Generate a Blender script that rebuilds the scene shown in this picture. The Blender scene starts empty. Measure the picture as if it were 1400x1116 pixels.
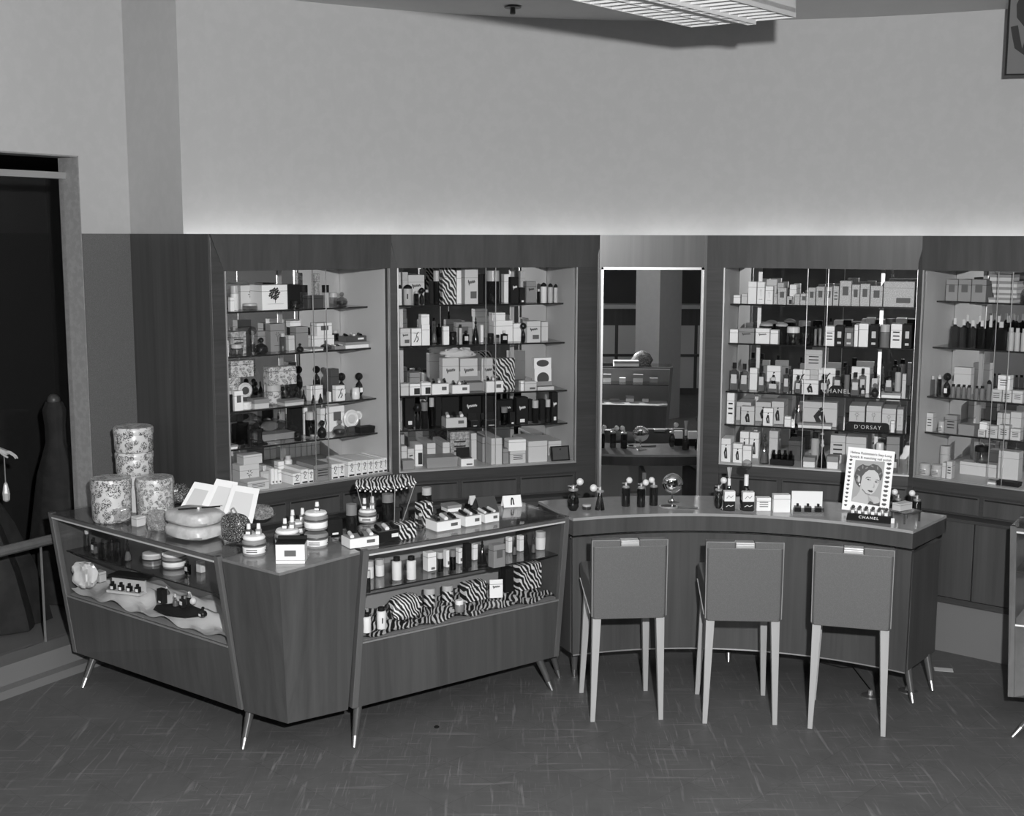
import bpy, math, random
from mathutils import Vector, Matrix
random.seed(7)
C = bpy.context.scene.collection
PI = math.pi
# ------------------------------------------------------------------ camera geometry
F = 1690.0; H = 2.4; TH = math.atan(237 / F); RO = math.radians(0.15)
ct, st = math.cos(TH), math.sin(TH)
def ray(px, py):
    a = px - 700; b = 558 - py
    x = a * math.cos(RO) - b * math.sin(RO); y = a * math.sin(RO) + b * math.cos(RO)
    return x, F * ct + y * st, -F * st + y * ct
def G(px, py, z=0.0):
    X, Y, Z = ray(px, py); t = (z - H) / Z
    return Vector((X * t, Y * t, z))
def Dp(px, py, yy):
    X, Y, Z = ray(px, py); t = yy / Y
    return Vector((X * t, yy, H + Z * t))
# ------------------------------------------------------------------ materials
def new_mat(name):
    m = bpy.data.materials.new(name); m.use_nodes = True
    nt = m.node_tree; b = nt.nodes['Principled BSDF']
    return m, nt, b
_mc = {}
def grey(v, rough=.6, name='matt', metal=0.0, spec=.5):
    k = (round(v, 3), rough, name, metal)
    if k in _mc: return _mc[k]
    m, nt, b = new_mat('%s_%03d' % (name, int(v * 1000)))
    b.inputs['Base Color'].default_value = (v, v, v, 1); b.inputs['Roughness'].default_value = rough
    b.inputs['Metallic'].default_value = metal; b.inputs['Specular IOR Level'].default_value = spec
    _mc[k] = m; return m
def texco(nt, scale, kind='Object', rot=(0, 0, 0)):
    tc = nt.nodes.new('ShaderNodeTexCoord'); mp = nt.nodes.new('ShaderNodeMapping')
    mp.inputs['Scale'].default_value = scale; mp.inputs['Rotation'].default_value = rot
    nt.links.new(tc.outputs[kind], mp.inputs['Vector']); return mp.outputs['Vector']
def noise(nt, vec, scale, detail=3, rough=.5, dist=0):
    n = nt.nodes.new('ShaderNodeTexNoise'); n.inputs['Scale'].default_value = scale
    n.inputs['Detail'].default_value = detail; n.inputs['Roughness'].default_value = rough
    n.inputs['Distortion'].default_value = dist; nt.links.new(vec, n.inputs['Vector']); return n.outputs['Fac']
def ramp(nt, fac, stops, interp='LINEAR'):
    r = nt.nodes.new('ShaderNodeValToRGB'); r.color_ramp.interpolation = interp
    e = r.color_ramp.elements
    while len(e) < len(stops): e.new(.5)
    for i, (p, v) in enumerate(stops):
        e[i].position = p; e[i].color = (v, v, v, 1)
    nt.links.new(fac, r.inputs['Fac']); return r.outputs['Color']
def mixc(nt, fac, a, b, mode='MIX'):
    n = nt.nodes.new('ShaderNodeMix'); n.data_type = 'RGBA'; n.blend_type = mode
    if isinstance(fac, float): n.inputs[0].default_value = fac
    else: nt.links.new(fac, n.inputs[0])
    for k, v in ((6, a), (7, b)):
        if isinstance(v, float): n.inputs[k].default_value = (v, v, v, 1)
        else: nt.links.new(v, n.inputs[k])
    return n.outputs[2]
def bump(nt, b, h, s=.2, d=.01):
    n = nt.nodes.new('ShaderNodeBump'); n.inputs['Strength'].default_value = s; n.inputs['Distance'].default_value = d
    nt.links.new(h, n.inputs['Height']); nt.links.new(n.outputs['Normal'], b.inputs['Normal'])
def wood(name, lo, hi, horiz=False, rough=.38, spec=.4, ang=0.0):
    m, nt, b = new_mat(name)
    sc = (3, 3, 60) if horiz else (22, 22, .7)
    v = texco(nt, sc)
    n1 = noise(nt, v, 1.0, 5, .6, .6)
    n2 = noise(nt, texco(nt, (5, 5, .35) if not horiz else (.8, .8, 9)), 1.0, 3, .5, 1.4)
    f = mixc(nt, .45, n1, n2)
    c = ramp(nt, f, [(.3, lo), (.7, hi)])
    nt.links.new(c, b.inputs['Base Color']); b.inputs['Roughness'].default_value = rough
    b.inputs['Specular IOR Level'].default_value = spec
    return m
def glass(name, tint, gl, rough=.02):
    m, nt, b = new_mat(name); nt.nodes.remove(b)
    out = nt.nodes['Material Output']
    t = nt.nodes.new('ShaderNodeBsdfTransparent'); t.inputs['Color'].default_value = (tint, tint, tint, 1)
    g = nt.nodes.new('ShaderNodeBsdfGlossy'); g.inputs['Roughness'].default_value = rough
    fc = nt.nodes.new('ShaderNodeLayerWeight'); fc.inputs['Blend'].default_value = .5
    lw = nt.nodes.new('ShaderNodeMath'); lw.operation = 'POWER'; lw.inputs[1].default_value = 5.0; nt.links.new(fc.outputs['Facing'], lw.inputs[0])
    ad = nt.nodes.new('ShaderNodeMath'); ad.operation = 'MULTIPLY_ADD'; ad.inputs[1].default_value = .9; ad.inputs[2].default_value = gl + .018; ad.use_clamp = True
    mx = nt.nodes.new('ShaderNodeMixShader')
    nt.links.new(lw.outputs[0], ad.inputs[0]); nt.links.new(ad.outputs[0], mx.inputs[0])
    nt.links.new(t.outputs[0], mx.inputs[1]); nt.links.new(g.outputs[0], mx.inputs[2]); nt.links.new(mx.outputs[0], out.inputs['Surface'])
    return m
def crinkle(name, tint, dif):
    m = glass(name, tint, .1, .15); nt = m.node_tree; out = nt.nodes['Material Output']; src = out.inputs['Surface'].links[0].from_socket
    d = nt.nodes.new('ShaderNodeBsdfDiffuse'); d.inputs['Color'].default_value = (.6, .6, .6, 1); mx = nt.nodes.new('ShaderNodeMixShader')
    f = ramp(nt, noise(nt, texco(nt, (1, 1, 1)), 45, 3, .6, 2), [(.4, dif * .5), (.65, dif * 1.5)]); nt.links.new(f, mx.inputs[0])
    nt.links.new(src, mx.inputs[1]); nt.links.new(d.outputs[0], mx.inputs[2]); nt.links.new(mx.outputs[0], out.inputs['Surface']); return m
def emit(name, v, s):
    m, nt, b = new_mat(name)
    b.inputs['Base Color'].default_value = (.8, .8, .8, 1); b.inputs['Emission Color'].default_value = (1, 1, 1, 1)
    b.inputs['Emission Strength'].default_value = s; return m
def pattern_floral(name, base, dark, scale=28):
    m, nt, b = new_mat(name)
    v = texco(nt, (1, 1, 1))
    vo = nt.nodes.new('ShaderNodeTexVoronoi'); vo.inputs['Scale'].default_value = scale * .8; nt.links.new(v, vo.inputs['Vector'])
    ring = ramp(nt, vo.outputs['Distance'], [(.0, 1), (.10, 1), (.12, 0), (.16, 0), (.18, 1), (.55, 1), (.62, 0)])
    petal = ramp(nt, noise(nt, v, scale * 2.4, 2, .5, 2.5), [(.47, 0), (.51, 1)])
    f = mixc(nt, 1.0, ring, petal, 'MULTIPLY')
    big = ramp(nt, noise(nt, v, scale * .42, 2), [(.34, 0), (.40, 1)])
    f = mixc(nt, 1.0, f, big, 'MULTIPLY')
    nt.links.new(mixc(nt, f, base, dark), b.inputs['Base Color']); b.inputs['Roughness'].default_value = .3
    return m
def pattern_zebra(name, scale=30, lo=.012, hi=.75):
    m, nt, b = new_mat(name)
    v = texco(nt, (1, .4, .8), rot=(0.3, .6, .4))
    w = nt.nodes.new('ShaderNodeTexWave'); w.inputs['Scale'].default_value = scale; w.inputs['Distortion'].default_value = 7
    w.inputs['Detail'].default_value = 1.2; w.inputs['Detail Scale'].default_value = 1.1
    nt.links.new(v, w.inputs['Vector'])
    c = ramp(nt, w.outputs['Fac'], [(.58, lo), (.68, hi)])
    nt.links.new(c, b.inputs['Base Color']); b.inputs['Roughness'].default_value = .5
    return m
def pattern_speckle(name, lo, hi, scale=120, rough=.6, t=(.45, .6)):
    m, nt, b = new_mat(name)
    c = ramp(nt, noise(nt, texco(nt, (1, 1, 1)), scale, 3, .6), [(t[0], lo), (t[1], hi)])
    nt.links.new(c, b.inputs['Base Color']); b.inputs['Roughness'].default_value = rough
    return m
WOOD = wood('walnut_vertical_grain', .045, .085)
WOODH = wood('walnut_horizontal_grain', .035, .065, True)
WOODC = wood('walnut_counter', .055, .10, rough=.3)
WOODT = wood('walnut_top', .07, .12, rough=.16, spec=.6)
WOODF = wood('pale_oak_frame', .09, .14, rough=.3)
CLAD = pattern_speckle('woven_wall_cladding', .10, .14, 260, .8)
PLAS = pattern_speckle('painted_plaster', .435, .45, 14, .85)
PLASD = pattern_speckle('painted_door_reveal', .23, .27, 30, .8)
CEIL = pattern_speckle('ceiling_paint', .46, .47, 8, .9)
LINER = grey(.56, .7, 'cabinet_liner_paint')
SILLP = grey(.50, .35, 'cabinet_deck_laminate')
METAL = grey(.62, .38, 'satin_metal', .75)
CHROME = grey(.85, .08, 'chrome', 1.0)
MIRROR = grey(.88, .0, 'mirror_silvering', 1.0)
PANE = glass('window_glass', .995, -.006)
SHELFG = glass('shelf_glass', .86, .04)
EDGEG = grey(.02, .15, 'green_glass_edge')
GCLEAR = glass('clear_bottle_glass', .72, .10, .04)
GTOP = glass('plate_glass_top', .97, .02)
GDARK = glass('tinted_bottle_glass', .25, .07, .04)
FLOR = pattern_floral('daisy_print_paper', .62, .09)
FLOR2 = pattern_floral('small_flower_print', .62, .08, 60)
ZEBRA = pattern_zebra('zebra_stripe_print', 22)
ZEBRA2 = pattern_zebra('zebra_stripe_box', 17, .012, .7)
ZEBRAC = pattern_zebra('zebra_stripe_cloth', 20, .012, .6)
DOTP = pattern_speckle('dotted_pale_paper', .42, .62, 180, .6)
BRICKP = pattern_speckle('mottled_paper', .25, .5, 60, .6)
SPARK = pattern_speckle('beaded_fabric', .03, .5, 210, .25, (.5, .66))
RUB = grey(.03, .4, 'black_rubber')
SH = {'W': grey(.88, .5, 'white_card'), 'P': grey(.60, .55, 'pale_card'), 'G': grey(.27, .55, 'grey_card'), 'D': grey(.07, .4, 'dark_card'),
      'K': grey(.010, .65, 'black_card', 0, .25), 'F': FLOR2, 'Z': ZEBRA2, 'S': DOTP, 'B': BRICKP, 'c': GCLEAR, 'd': GDARK, 'k': grey(.012, .08, 'black_glass'),
      'w': grey(.78, .25, 'white_enamel'), 'p': grey(.50, .25, 'pale_glazed'), 'g': grey(.2, .25, 'grey_glazed')}
INK = grey(.02, .7, 'black_ink'); INKG = grey(.11, .7, 'grey_ink'); INKW = grey(.8, .6, 'white_ink'); BALL = grey(.78, .35, 'ivory_bulb')
def floor_mat():
    m, nt, b = new_mat('marbled_linoleum')
    def streak(rot, sx, sy, sc, lo, hi, seed):
        vv = texco(nt, (sx, sy, 1), rot=(0, 0, rot)); 
        mp = vv.node; mp.inputs['Location'].default_value = (seed, seed * 1.7, 0)
        return ramp(nt, noise(nt, vv, sc, 3, .55, .5), [(lo, 0), (hi, 1)])
    v = texco(nt, (1, 1, 1))
    base = ramp(nt, noise(nt, texco(nt, (1.3, 3.2, 1), rot=(0, 0, -.8)), 2.2, 6, .65, .6), [(.25, .094), (.75, .132)])
    base = mixc(nt, .5, base, ramp(nt, noise(nt, texco(nt, (3.2, 1.3, 1), rot=(0, 0, -.8)), 2.6, 6, .65, .6), [(.25, .088), (.75, .138)]))
    col = base
    patch = ramp(nt, noise(nt, v, 3.5, 2), [(.45, 0), (.6, 1)])
    for k, (rot, sx, sy, sc, lo, hi) in enumerate([(-.8, 1.0, 14, 2.4, .60, .74), (-.8, 14, 1.0, 2.6, .60, .75), (-.7, 1.6, 26, 3.0, .62, .74), (-.9, 26, 1.5, 2.6, .62, .75), (-.75, 2.0, 36, 3.4, .62, .74), (-.85, 36, 2, 3.1, .63, .75)]):
        s_ = streak(rot, sx, sy, sc, lo, hi, 3.1 * k)
        if k > 1: s_ = mixc(nt, 1.0, s_, patch, 'MULTIPLY')
        col = mixc(nt, mixc(nt, .25, s_, 0.0), col, .21 + .04 * (k % 2))
    tile = texco(nt, (1, 1, 1), rot=(0, 0, -.8))
    br = nt.nodes.new('ShaderNodeTexBrick'); br.offset = 0; br.inputs['Scale'].default_value = 1.0
    br.inputs['Brick Width'].default_value = .305; br.inputs['Row Height'].default_value = .305; br.inputs['Mortar Size'].default_value = .0018
    br.inputs['Color1'].default_value = (1, 1, 1, 1); br.inputs['Color2'].default_value = (.93, .93, .93, 1); br.inputs['Mortar'].default_value = (.8, .8, .8, 1)
    nt.links.new(tile, br.inputs['Vector'])
    col = mixc(nt, 1.0, col, br.outputs['Color'], 'MULTIPLY')
    nt.links.new(col, b.inputs['Base Color']); b.inputs['Roughness'].default_value = .5; b.inputs['Specular IOR Level'].default_value = .3
    return m
# ------------------------------------------------------------------ mesh builder
class MB:
    def __init__(s, M=None): s.v = []; s.f = []; s.M = M
    def add(s, vs, fs, M=None):
        o = len(s.v)
        for v in vs:
            v = Vector(v)
            if M is not None: v = M @ v
            if s.M is not None: v = s.M @ v
            s.v.append(v)
        s.f += [tuple(i + o for i in f) for f in fs]; return s
    def box(s, x0, x1, y0, y1, z0, z1, M=None, ch=0):
        if ch > 0 and min(x1 - x0, y1 - y0) > 2.2 * ch:
            return s.prism([(x0 + ch, y0), (x1 - ch, y0), (x1, y0 + ch), (x1, y1 - ch), (x1 - ch, y1), (x0 + ch, y1), (x0, y1 - ch), (x0, y0 + ch)], z0, z1, M)
        return s.prism([(x0, y0), (x1, y0), (x1, y1), (x0, y1)], z0, z1, M)
    def prism(s, poly, z0, z1, M=None):
        n = len(poly)
        a = sum(poly[i][0] * poly[(i + 1) % n][1] - poly[(i + 1) % n][0] * poly[i][1] for i in range(n))
        if a < 0: poly = poly[::-1]
        z0s = z0 if isinstance(z0, (list, tuple)) else [z0] * n; z1s = z1 if isinstance(z1, (list, tuple)) else [z1] * n
        vs = [(p[0], p[1], z0s[i]) for i, p in enumerate(poly)] + [(p[0], p[1], z1s[i]) for i, p in enumerate(poly)]
        fs = [tuple(range(n - 1, -1, -1)), tuple(range(n, 2 * n))] + [(i, (i + 1) % n, n + (i + 1) % n, n + i) for i in range(n)]
        return s.add(vs, fs, M)
    def loft(s, rings, cap=True, M=None, closed=True):
        n = len(rings[0]); vs = [p for r in rings for p in r]; fs = []
        for k in range(len(rings) - 1):
            for i in range(n if closed else n - 1):
                j = (i + 1) % n
                fs.append((k * n + i, k * n + j, (k + 1) * n + j, (k + 1) * n + i))
        if cap: fs += [tuple(range(n - 1, -1, -1)), tuple((len(rings) - 1) * n + i for i in range(n))]
        return s.add(vs, fs, M)
    def lathe(s, prof, cx=0, cy=0, z=0, seg=16, sx=1, sy=1, M=None):
        rings = [[(cx + r * sx * math.cos(2 * PI * i / seg), cy + r * sy * math.sin(2 * PI * i / seg), z + h) for i in range(seg)] for r, h in prof]
        return s.loft(rings, True, M)
    def cyl(s, cx, cy, z0, z1, r, r2=None, seg=16, M=None): return s.lathe([(r, z0), (r if r2 is None else r2, z1)], cx, cy, 0, seg, M=M)
    def ball(s, c, r, seg=12, sz=1, M=None):
        n = max(5, seg // 2)
        return s.lathe([(max(r * math.sin(PI * i / n), r * .02), -r * sz * math.cos(PI * i / n)) for i in range(n + 1)], c[0], c[1], c[2], seg, M=M)
    def tube(s, pts, r, seg=8, r2=None):
        pts = [Vector(p) for p in pts]; rings = []; N = len(pts)
        for i, p in enumerate(pts):
            t = (pts[min(i + 1, N - 1)] - pts[max(i - 1, 0)]).normalized()
            a = t.orthogonal().normalized() if i == 0 else (a - t * a.dot(t)).normalized()
            b = t.cross(a); rr = r if r2 is None else r + (r2 - r) * i / (N - 1)
            rings.append([p + (a * math.cos(2 * PI * k / seg) + b * math.sin(2 * PI * k / seg)) * rr for k in range(seg)])
        return s.loft(rings)
    def mesh(s, name):
        me = bpy.data.meshes.new(name); me.from_pydata([tuple(v) for v in s.v], [], s.f); me.update(); return me
import bmesh
def obj(name, mb, mat, parent=None, loc=(0, 0, 0), rz=0, smooth=False, kind=None, bevel=0):
    me = mb.mesh(name) if isinstance(mb, MB) else mb
    bm = bmesh.new(); bm.from_mesh(me); bmesh.ops.recalc_face_normals(bm, faces=bm.faces); bm.to_mesh(me); bm.free()
    if smooth:
        for p in me.polygons: p.use_smooth = True
        try: me.set_sharp_from_angle(angle=math.radians(40))
        except Exception: pass
    me.materials.append(mat)
    o = bpy.data.objects.new(name, me); C.objects.link(o); o.location = loc; o.rotation_euler = (0, 0, rz)
    if parent is not None: o.parent = parent
    if kind: o['kind'] = kind
    if bevel:
        b = o.modifiers.new('bevel', 'BEVEL'); b.width = bevel; b.segments = 2; b.limit_method = 'ANGLE'
    return o
def tag(o, label, cat, group=None):
    w = label.split(); assert 4 <= len(w) <= 16, (len(w), label)
    o['label'] = label; o['category'] = cat
    if group: o['group'] = group
    return o
def thing(name, label, cat, loc=(0, 0, 0), rz=0, group=None):
    o = bpy.data.objects.new(name, None); C.objects.link(o); o.empty_display_size = .05
    o.location = loc; o.rotation_euler = (0, 0, rz); return tag(o, label, cat, group)
def struct(name, mb, mat, parent=None, smooth=False):
    return obj(name, mb, mat, parent, kind=None if parent else 'structure', smooth=smooth)
def strip(mb, pts, w, M=None, t=.0012):
    """flat ribbon along (x,z) points, standing in the plane y=0 and proud of it by t"""
    pts = [Vector((p[0], 0, p[1])) for p in pts]; L = []; R = []
    for i, p in enumerate(pts):
        d = pts[min(i + 1, len(pts) - 1)] - pts[max(i - 1, 0)]
        d = d.normalized() if d.length > 0 else Vector((1, 0, 0)); n = Vector((-d.z, 0, d.x)) * w * .5
        L.append(p + n); R.append(p - n)
    n = len(pts); vs = [p + Vector((0, -t, 0)) for p in L + R] + [p for p in L + R]
    fs = []
    for i in range(n - 1):
        fs.append((i, i + 1, n + i + 1, n + i)); a = 2 * n
        fs += [(i, a + i, a + i + 1, i + 1), (n + i, n + i + 1, a + n + i + 1, a + n + i)]
    return mb.add(vs, fs, M)
def plate(mb, x0, x1, z0, z1, y=0, t=.0012):
    return mb.box(x0, x1, y - t, y, z0, z1)
def text_mesh(s, size, depth=.0008, bold=False, space=1.0, shear=0.0):
    cu = bpy.data.curves.new('lettering', 'FONT'); cu.body = s; cu.size = size; cu.extrude = depth; cu.align_x = 'CENTER'
    cu.space_character = space; cu.shear = shear
    if bold: cu.offset = size * .018
    o = bpy.data.objects.new('lettering', cu); C.objects.link(o)
    me = bpy.data.meshes.new_from_object(o.evaluated_get(bpy.context.evaluated_depsgraph_get()))
    bpy.data.objects.remove(o); me.name = 'lettering'; me.materials.clear(); return me
def text_on(s, size, mat, parent, loc, name='lettering', rx=PI / 2, rz=0, **k):
    me = text_mesh(s, size, **k)
    o = obj(name, me, mat, parent, loc); o.rotation_euler = (rx, 0, rz); return o
# ------------------------------------------------------------------ merchandise
def decal(o, code, w, h, y=0, base='P'):
    """printed marks on the front face (local -y)"""
    ink = INKW if base in 'KDk' else INK; g = INKW if base in 'KDk' else INKG
    m = MB()
    if 'p' in code: plate(m, -.08 * w, .38 * w, .16 * h, .36 * h, y)
    if 'q' in code: plate(m, -.25 * w, .25 * w, .42 * h, .78 * h, y)
    if 'k' in code: plate(m, -.1 * w, .44 * w, .08 * h, .62 * h, y)
    if 'x' in code: plate(m, -.12 * w, .30 * w, .08 * h, .20 * h, y)
    if m.v: obj('printed_patch', m, g if 'k' not in code else INK, o)
    m = MB(Matrix.Translation((0, y, 0)))
    if 's' in code:   # a flourish of script
        pts = [(-.26 * w + .52 * w * t / 40, .60 * h + h * .055 * math.sin(t * .95) * (1.6 if t < 8 else .8) + .04 * h * t / 40) for t in range(41)]
        strip(m, pts, .022 * min(w, h) + .0008)
    if 'o' in code:   # curled monogram over a band
        pts = [(-.16 * w + .30 * w * (1 - math.cos(a)) * .5 + .05 * w, .72 * h - .0 + .13 * h * math.sin(a)) for a in [x * .35 for x in range(-3, 13)]]
        pts += [(.0 * w, .5 * h), (-.14 * w, .38 * h), (.22 * w, .34 * h)]
        strip(m, pts, .05 * w + .001); m2 = MB(); plate(m2, -.38 * w, .38 * w, .04 * h, .15 * h, y); obj('printed_band', m2, INK, o)
    if 'e' in code:   # small flower emblem
        for a in range(6):
            cx, cz = .07 * w * math.cos(a * PI / 3), .62 * h + .07 * w * math.sin(a * PI / 3)
            strip(m, [(cx, cz), (cx * 2.1, .62 * h + (cz - .62 * h) * 2.1)], .03 * w)
        strip(m, [(0, .55 * h), (0, .36 * h)], .02 * w)
        strip(m, [(-.25 * w, .22 * h), (.25 * w, .22 * h)], .012 * h)
    if 'E' in code:   # big leafy tree
        for a in range(26):
            t = a * 2.4; r = .2 * w * math.sqrt((a + 1) / 26)
            cx, cz = r * math.cos(t) + .02 * w, .62 * h + r * math.sin(t)
            strip(m, [(cx - .012, cz), (cx + .0, cz + .008)], .009)
        strip(m, [(.02 * w, .58 * h), (.01 * w, .28 * h)], .012 * w * 1.6); strip(m, [(-.3 * w, .24 * h), (.34 * w, .24 * h)], .008 * h)
    if 'f' in code:   # standing figure
        strip(m, [(-.02 * w, .15 * h), (-.12 * w, .4 * h), (.02 * w, .62 * h)], .16 * w); strip(m, [(.12 * w, .15 * h), (.08 * w, .42 * h), (.03 * w, .6 * h)], .12 * w)
        strip(m, [(-.02 * w, .68 * h), (.06 * w, .74 * h)], .1 * w)
    if 'F' in code:   # bird and leaf sketch
        strip(m, [(-.28 * w, .2 * h), (-.05 * w, .45 * h), (.05 * w, .7 * h), (.2 * w, .8 * h)], .07 * w)
        strip(m, [(.0 * w, .2 * h), (.18 * w, .36 * h), (.1 * w, .55 * h)], .09 * w); strip(m, [(-.3 * w, .75 * h), (.1 * w, .68 * h)], .03 * w)
    if 't' in code:   # lines of print
        for k in range(3): strip(m, [(-.3 * w, (.66 - .16 * k) * h), (.3 * w, (.66 - .16 * k) * h)], .05 * h)
    if m.v: obj('printed_emblem', m, ink, o)
    if 'g' in code: m2 = MB(); plate(m2, -.2 * w, .2 * w, .08 * h, .2 * h, y); obj('white_tag', m2, INKW, o)
    if 'l' in code:
        m2 = MB(); plate(m2, -.22 * w, .22 * w, .42 * h, .72 * h, y); plate(m2, -.22 * w, .22 * w, .12 * h, .22 * h, y); obj('printed_label', m2, SH['P'], o)
def item(kind, w, d, h, sh, code=''):
    """builds one piece of merchandise, base at z=0, front face at y=0, centred on x; returns its root"""
    cy = d / 2; r = min(w, d) / 2
    if kind in ('box', 'bx'):
        m = MB().box(-w / 2, w / 2, 0, d, 0, h)
        o = obj('carton', m, SH[sh], bevel=.0015)
        if h > .035 and w > .02:
            gm = MB(); zz = h * .74
            gm.box(-w / 2 - .0006, w / 2 + .0006, -.0006, d + .0006, zz, zz + .0022)
            obj('lid_seam', gm, SH['G'] if sh in 'WPS' else SH['K'], o)
        decal(o, code, w, h, -.0002 if not code else -.0008, sh); return o
    if kind == 'flat':
        m = MB().box(-w / 2, w / 2, 0, d, 0, h * .55); o = obj('gift_box', m, SH[sh], bevel=.001)
        obj('lid', MB().box(-w / 2 - .002, w / 2 + .002, -.002, d + .002, h * .55, h), SH['G' if sh in 'WP' else sh], o); return o
    if kind == 'sq':      # square flacon, black cap, pale label
        bh = h * .72
        m = MB().box(-w / 2, w / 2, 0, d, 0, bh, ch=w * .12)
        m.lathe([(w * .34, bh), (w * .18, bh * 1.05), (w * .15, bh * 1.12)], 0, cy, 0, 10, 1, min(1, d / w))
        o = obj('perfume_bottle', m, SH[sh])
        obj('stopper', MB().box(-w * .2, w * .2, cy - w * .2 * min(1, d / w), cy + w * .2 * min(1, d / w), bh * 1.10, h, ch=w * .05), SH['K'] if 'L' not in code else SH['P'], o)
        if 'n' not in code:
            obj('paper_label', plate(MB(), -w * .3, w * .3, bh * .38, bh * .82, -.0005), SH['P' if sh != 'k' else 'W'], o)
        if sh in 'c': obj('liquid', MB().box(-w * .42, w * .42, d * .1, d * .9, bh * .06, bh * .6), SH['G'], o)
        return o
    if kind == 'cy':      # cylindrical bottle
        bh = h * (.66 if 'T' in code else .8)
        m = MB().lathe([(r * .96, 0), (r, h * .02), (r, bh), (r * .6, bh + h * .04)], 0, cy, 0, 16)
        o = obj('toiletry_bottle', m, SH[sh], smooth=True)
        cap = MB()
        if 'D' in code: cap.lathe([(r * .9, bh), (r * .92, bh + (h - bh) * .5), (r * .5, bh + (h - bh) * .85), (r * .15, h)], 0, cy, 0, 16)
        else: cap.cyl(0, cy, bh + h * .02, h, r * .7 if 'T' not in code else r * .98)
        obj('cap', cap, SH['K'] if sh not in 'dkK' and 'W' not in code else (SH['p'] if 'G' not in code else SH['g']), o, smooth=True)
        if 'l' in code: obj('paper_label', MB().cyl(0, cy, h * .2, h * .5, r * 1.02), SH['P'], o, smooth=True)
        if 'M' in code:
            mm = MB()
            strip(mm, [(-r * .35, h * .3), (-r * .3, h * .55)], r * .25, Matrix.Translation((0, cy - r * 1.0, 0))); obj('printed_mark', mm, INK, o)
        return o
    if kind == 'jar':
        m = MB().lathe([(r * .9, 0), (r, h * .08), (r, h * .6), (r * .85, h * .7)], 0, cy, 0, 18)
        o = obj('cream_jar', m, SH[sh], smooth=True)
        obj('lid', MB().lathe([(r * .95, h * .66), (r * .95, h * .95), (r * .8, h)], 0, cy, 0, 18), SH['K'] if 'B' in code else (SH['w'] if 'W' in code else SH['p']), o, smooth=True)
        if 't' in code:
            mm = MB()
            for k in range(3): strip(mm, [(-r * .5, h * (.2 + .13 * k)), (r * .5, h * (.2 + .13 * k))], h * .04, Matrix.Translation((0, cy - r * 1.01, 0)))
            obj('printed_text', mm, INKG, o)
        return o
    if kind == 'co':      # flared flacon with spire stopper
        bh = h * .7
        m = MB().lathe([(r, 0), (r, h * .03), (r * .86, bh * .35), (r * .4, bh * .8), (r * .22, bh)], 0, cy, 0, 14)
        o = obj('perfume_flacon', m, SH[sh], smooth=True)
        obj('stopper', MB().lathe([(r * .2, bh), (r * .42, bh + h * .06), (r * .2, bh + h * .14), (r * .28, bh + h * .2), (r * .04, h)], 0, cy, 0, 12), SH['c' if sh != 'k' else 'k'] if 'W' not in code else SH['w'], o, smooth=True)
        obj('liquid', MB().lathe([(r * .85, h * .04), (r * .74, bh * .36), (r * .45, bh * .6)], 0, cy, 0, 12), SH['D' if sh != 'c' else 'G'], o, smooth=True) if sh in 'cd' else None
        return o
    if kind == 'ro':      # round shouldered flacon with ball stopper
        bh = h * .66; R = r
        m = MB().lathe([(R * .6, 0), (R * .95, bh * .18), (R, bh * .45), (R * .8, bh * .75), (R * .3, bh * .93), (R * .25, bh)], 0, cy, 0, 16)
        o = obj('perfume_flacon', m, SH[sh], smooth=True)
        obj('stopper', MB().ball((0, cy, bh + (h - bh) / 2), (h - bh) / 2), SH['k' if sh in 'kd' or 'B' in code else 'c'], o, smooth=True)
        obj('liquid', MB().lathe([(R * .6, bh * .06), (R * .85, bh * .3), (R * .8, bh * .5)], 0, cy, 0, 14), SH['D'], o, smooth=True) if sh in 'cd' else None
        if 'l' in code: obj('paper_label', plate(MB(), -R * .4, R * .4, bh * .25, bh * .55, cy - R * 1.0), SH['W'], o)
        return o
    if kind == 'disc':    # round scalloped dish standing on edge
        R = min(w, h) / 2; M = Matrix.Translation((0, d * .5, h - R)) @ Matrix.Rotation(PI / 2, 4, 'X')
        m = MB().lathe([(R * .98, -.006), (R, 0), (R * .8, .006), (R * .72, .003), (R * .3, .006)], 0, 0, 0, 24, M=M)
        o = obj('powder_dish', m, SH[sh], smooth=True)
        obj('raised_centre', MB().lathe([(R * .5, .004), (R * .45, .009), (R * .2, .011)], 0, 0, 0, 20, M=M), SH['D' if 'K' in code else 'P'], o, smooth=True)
        obj('stand', MB().box(-R * .4, R * .4, d * .3, d * .7 + .008, 0, max(.012, h - 2 * R + .01)), SH['D'], o); return o
    if kind == 'tray':    # low box with small pieces lying in it
        o = obj('presentation_box', MB().box(-w / 2, w / 2, 0, d, 0, h * .66), SH[sh], bevel=.001)
        obj('dark_lining', MB().box(-w * .47, w * .47, d * .04, d * .94, h * .66, h * .70), SH['G' if sh in 'WP' else 'D'], o)
        if h > .03: obj('printed_patch', plate(MB(), w * .08, w * .36, h * .26, h * .48, -.0006), INKG if sh in 'WPG' else INKW, o)
        n = 3 if w > .05 else 2
        for k in range(n):
            x = (-.5 + (k + .5) / n) * w; q = w / n * .26
            a = Vector((x - q * .5, d * .15, h * .78)); e = Vector((x + q * .6, d * .8, h * .86))
            c = MB().tube([a, a.lerp(e, .1), a.lerp(e, .9), e], min(h * .15, q), 8)
            obj('fitted_piece', c, SH['k' if ('B' in code) == (k % 2 == 0) else 'w'], o, smooth=True)
        return o
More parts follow.
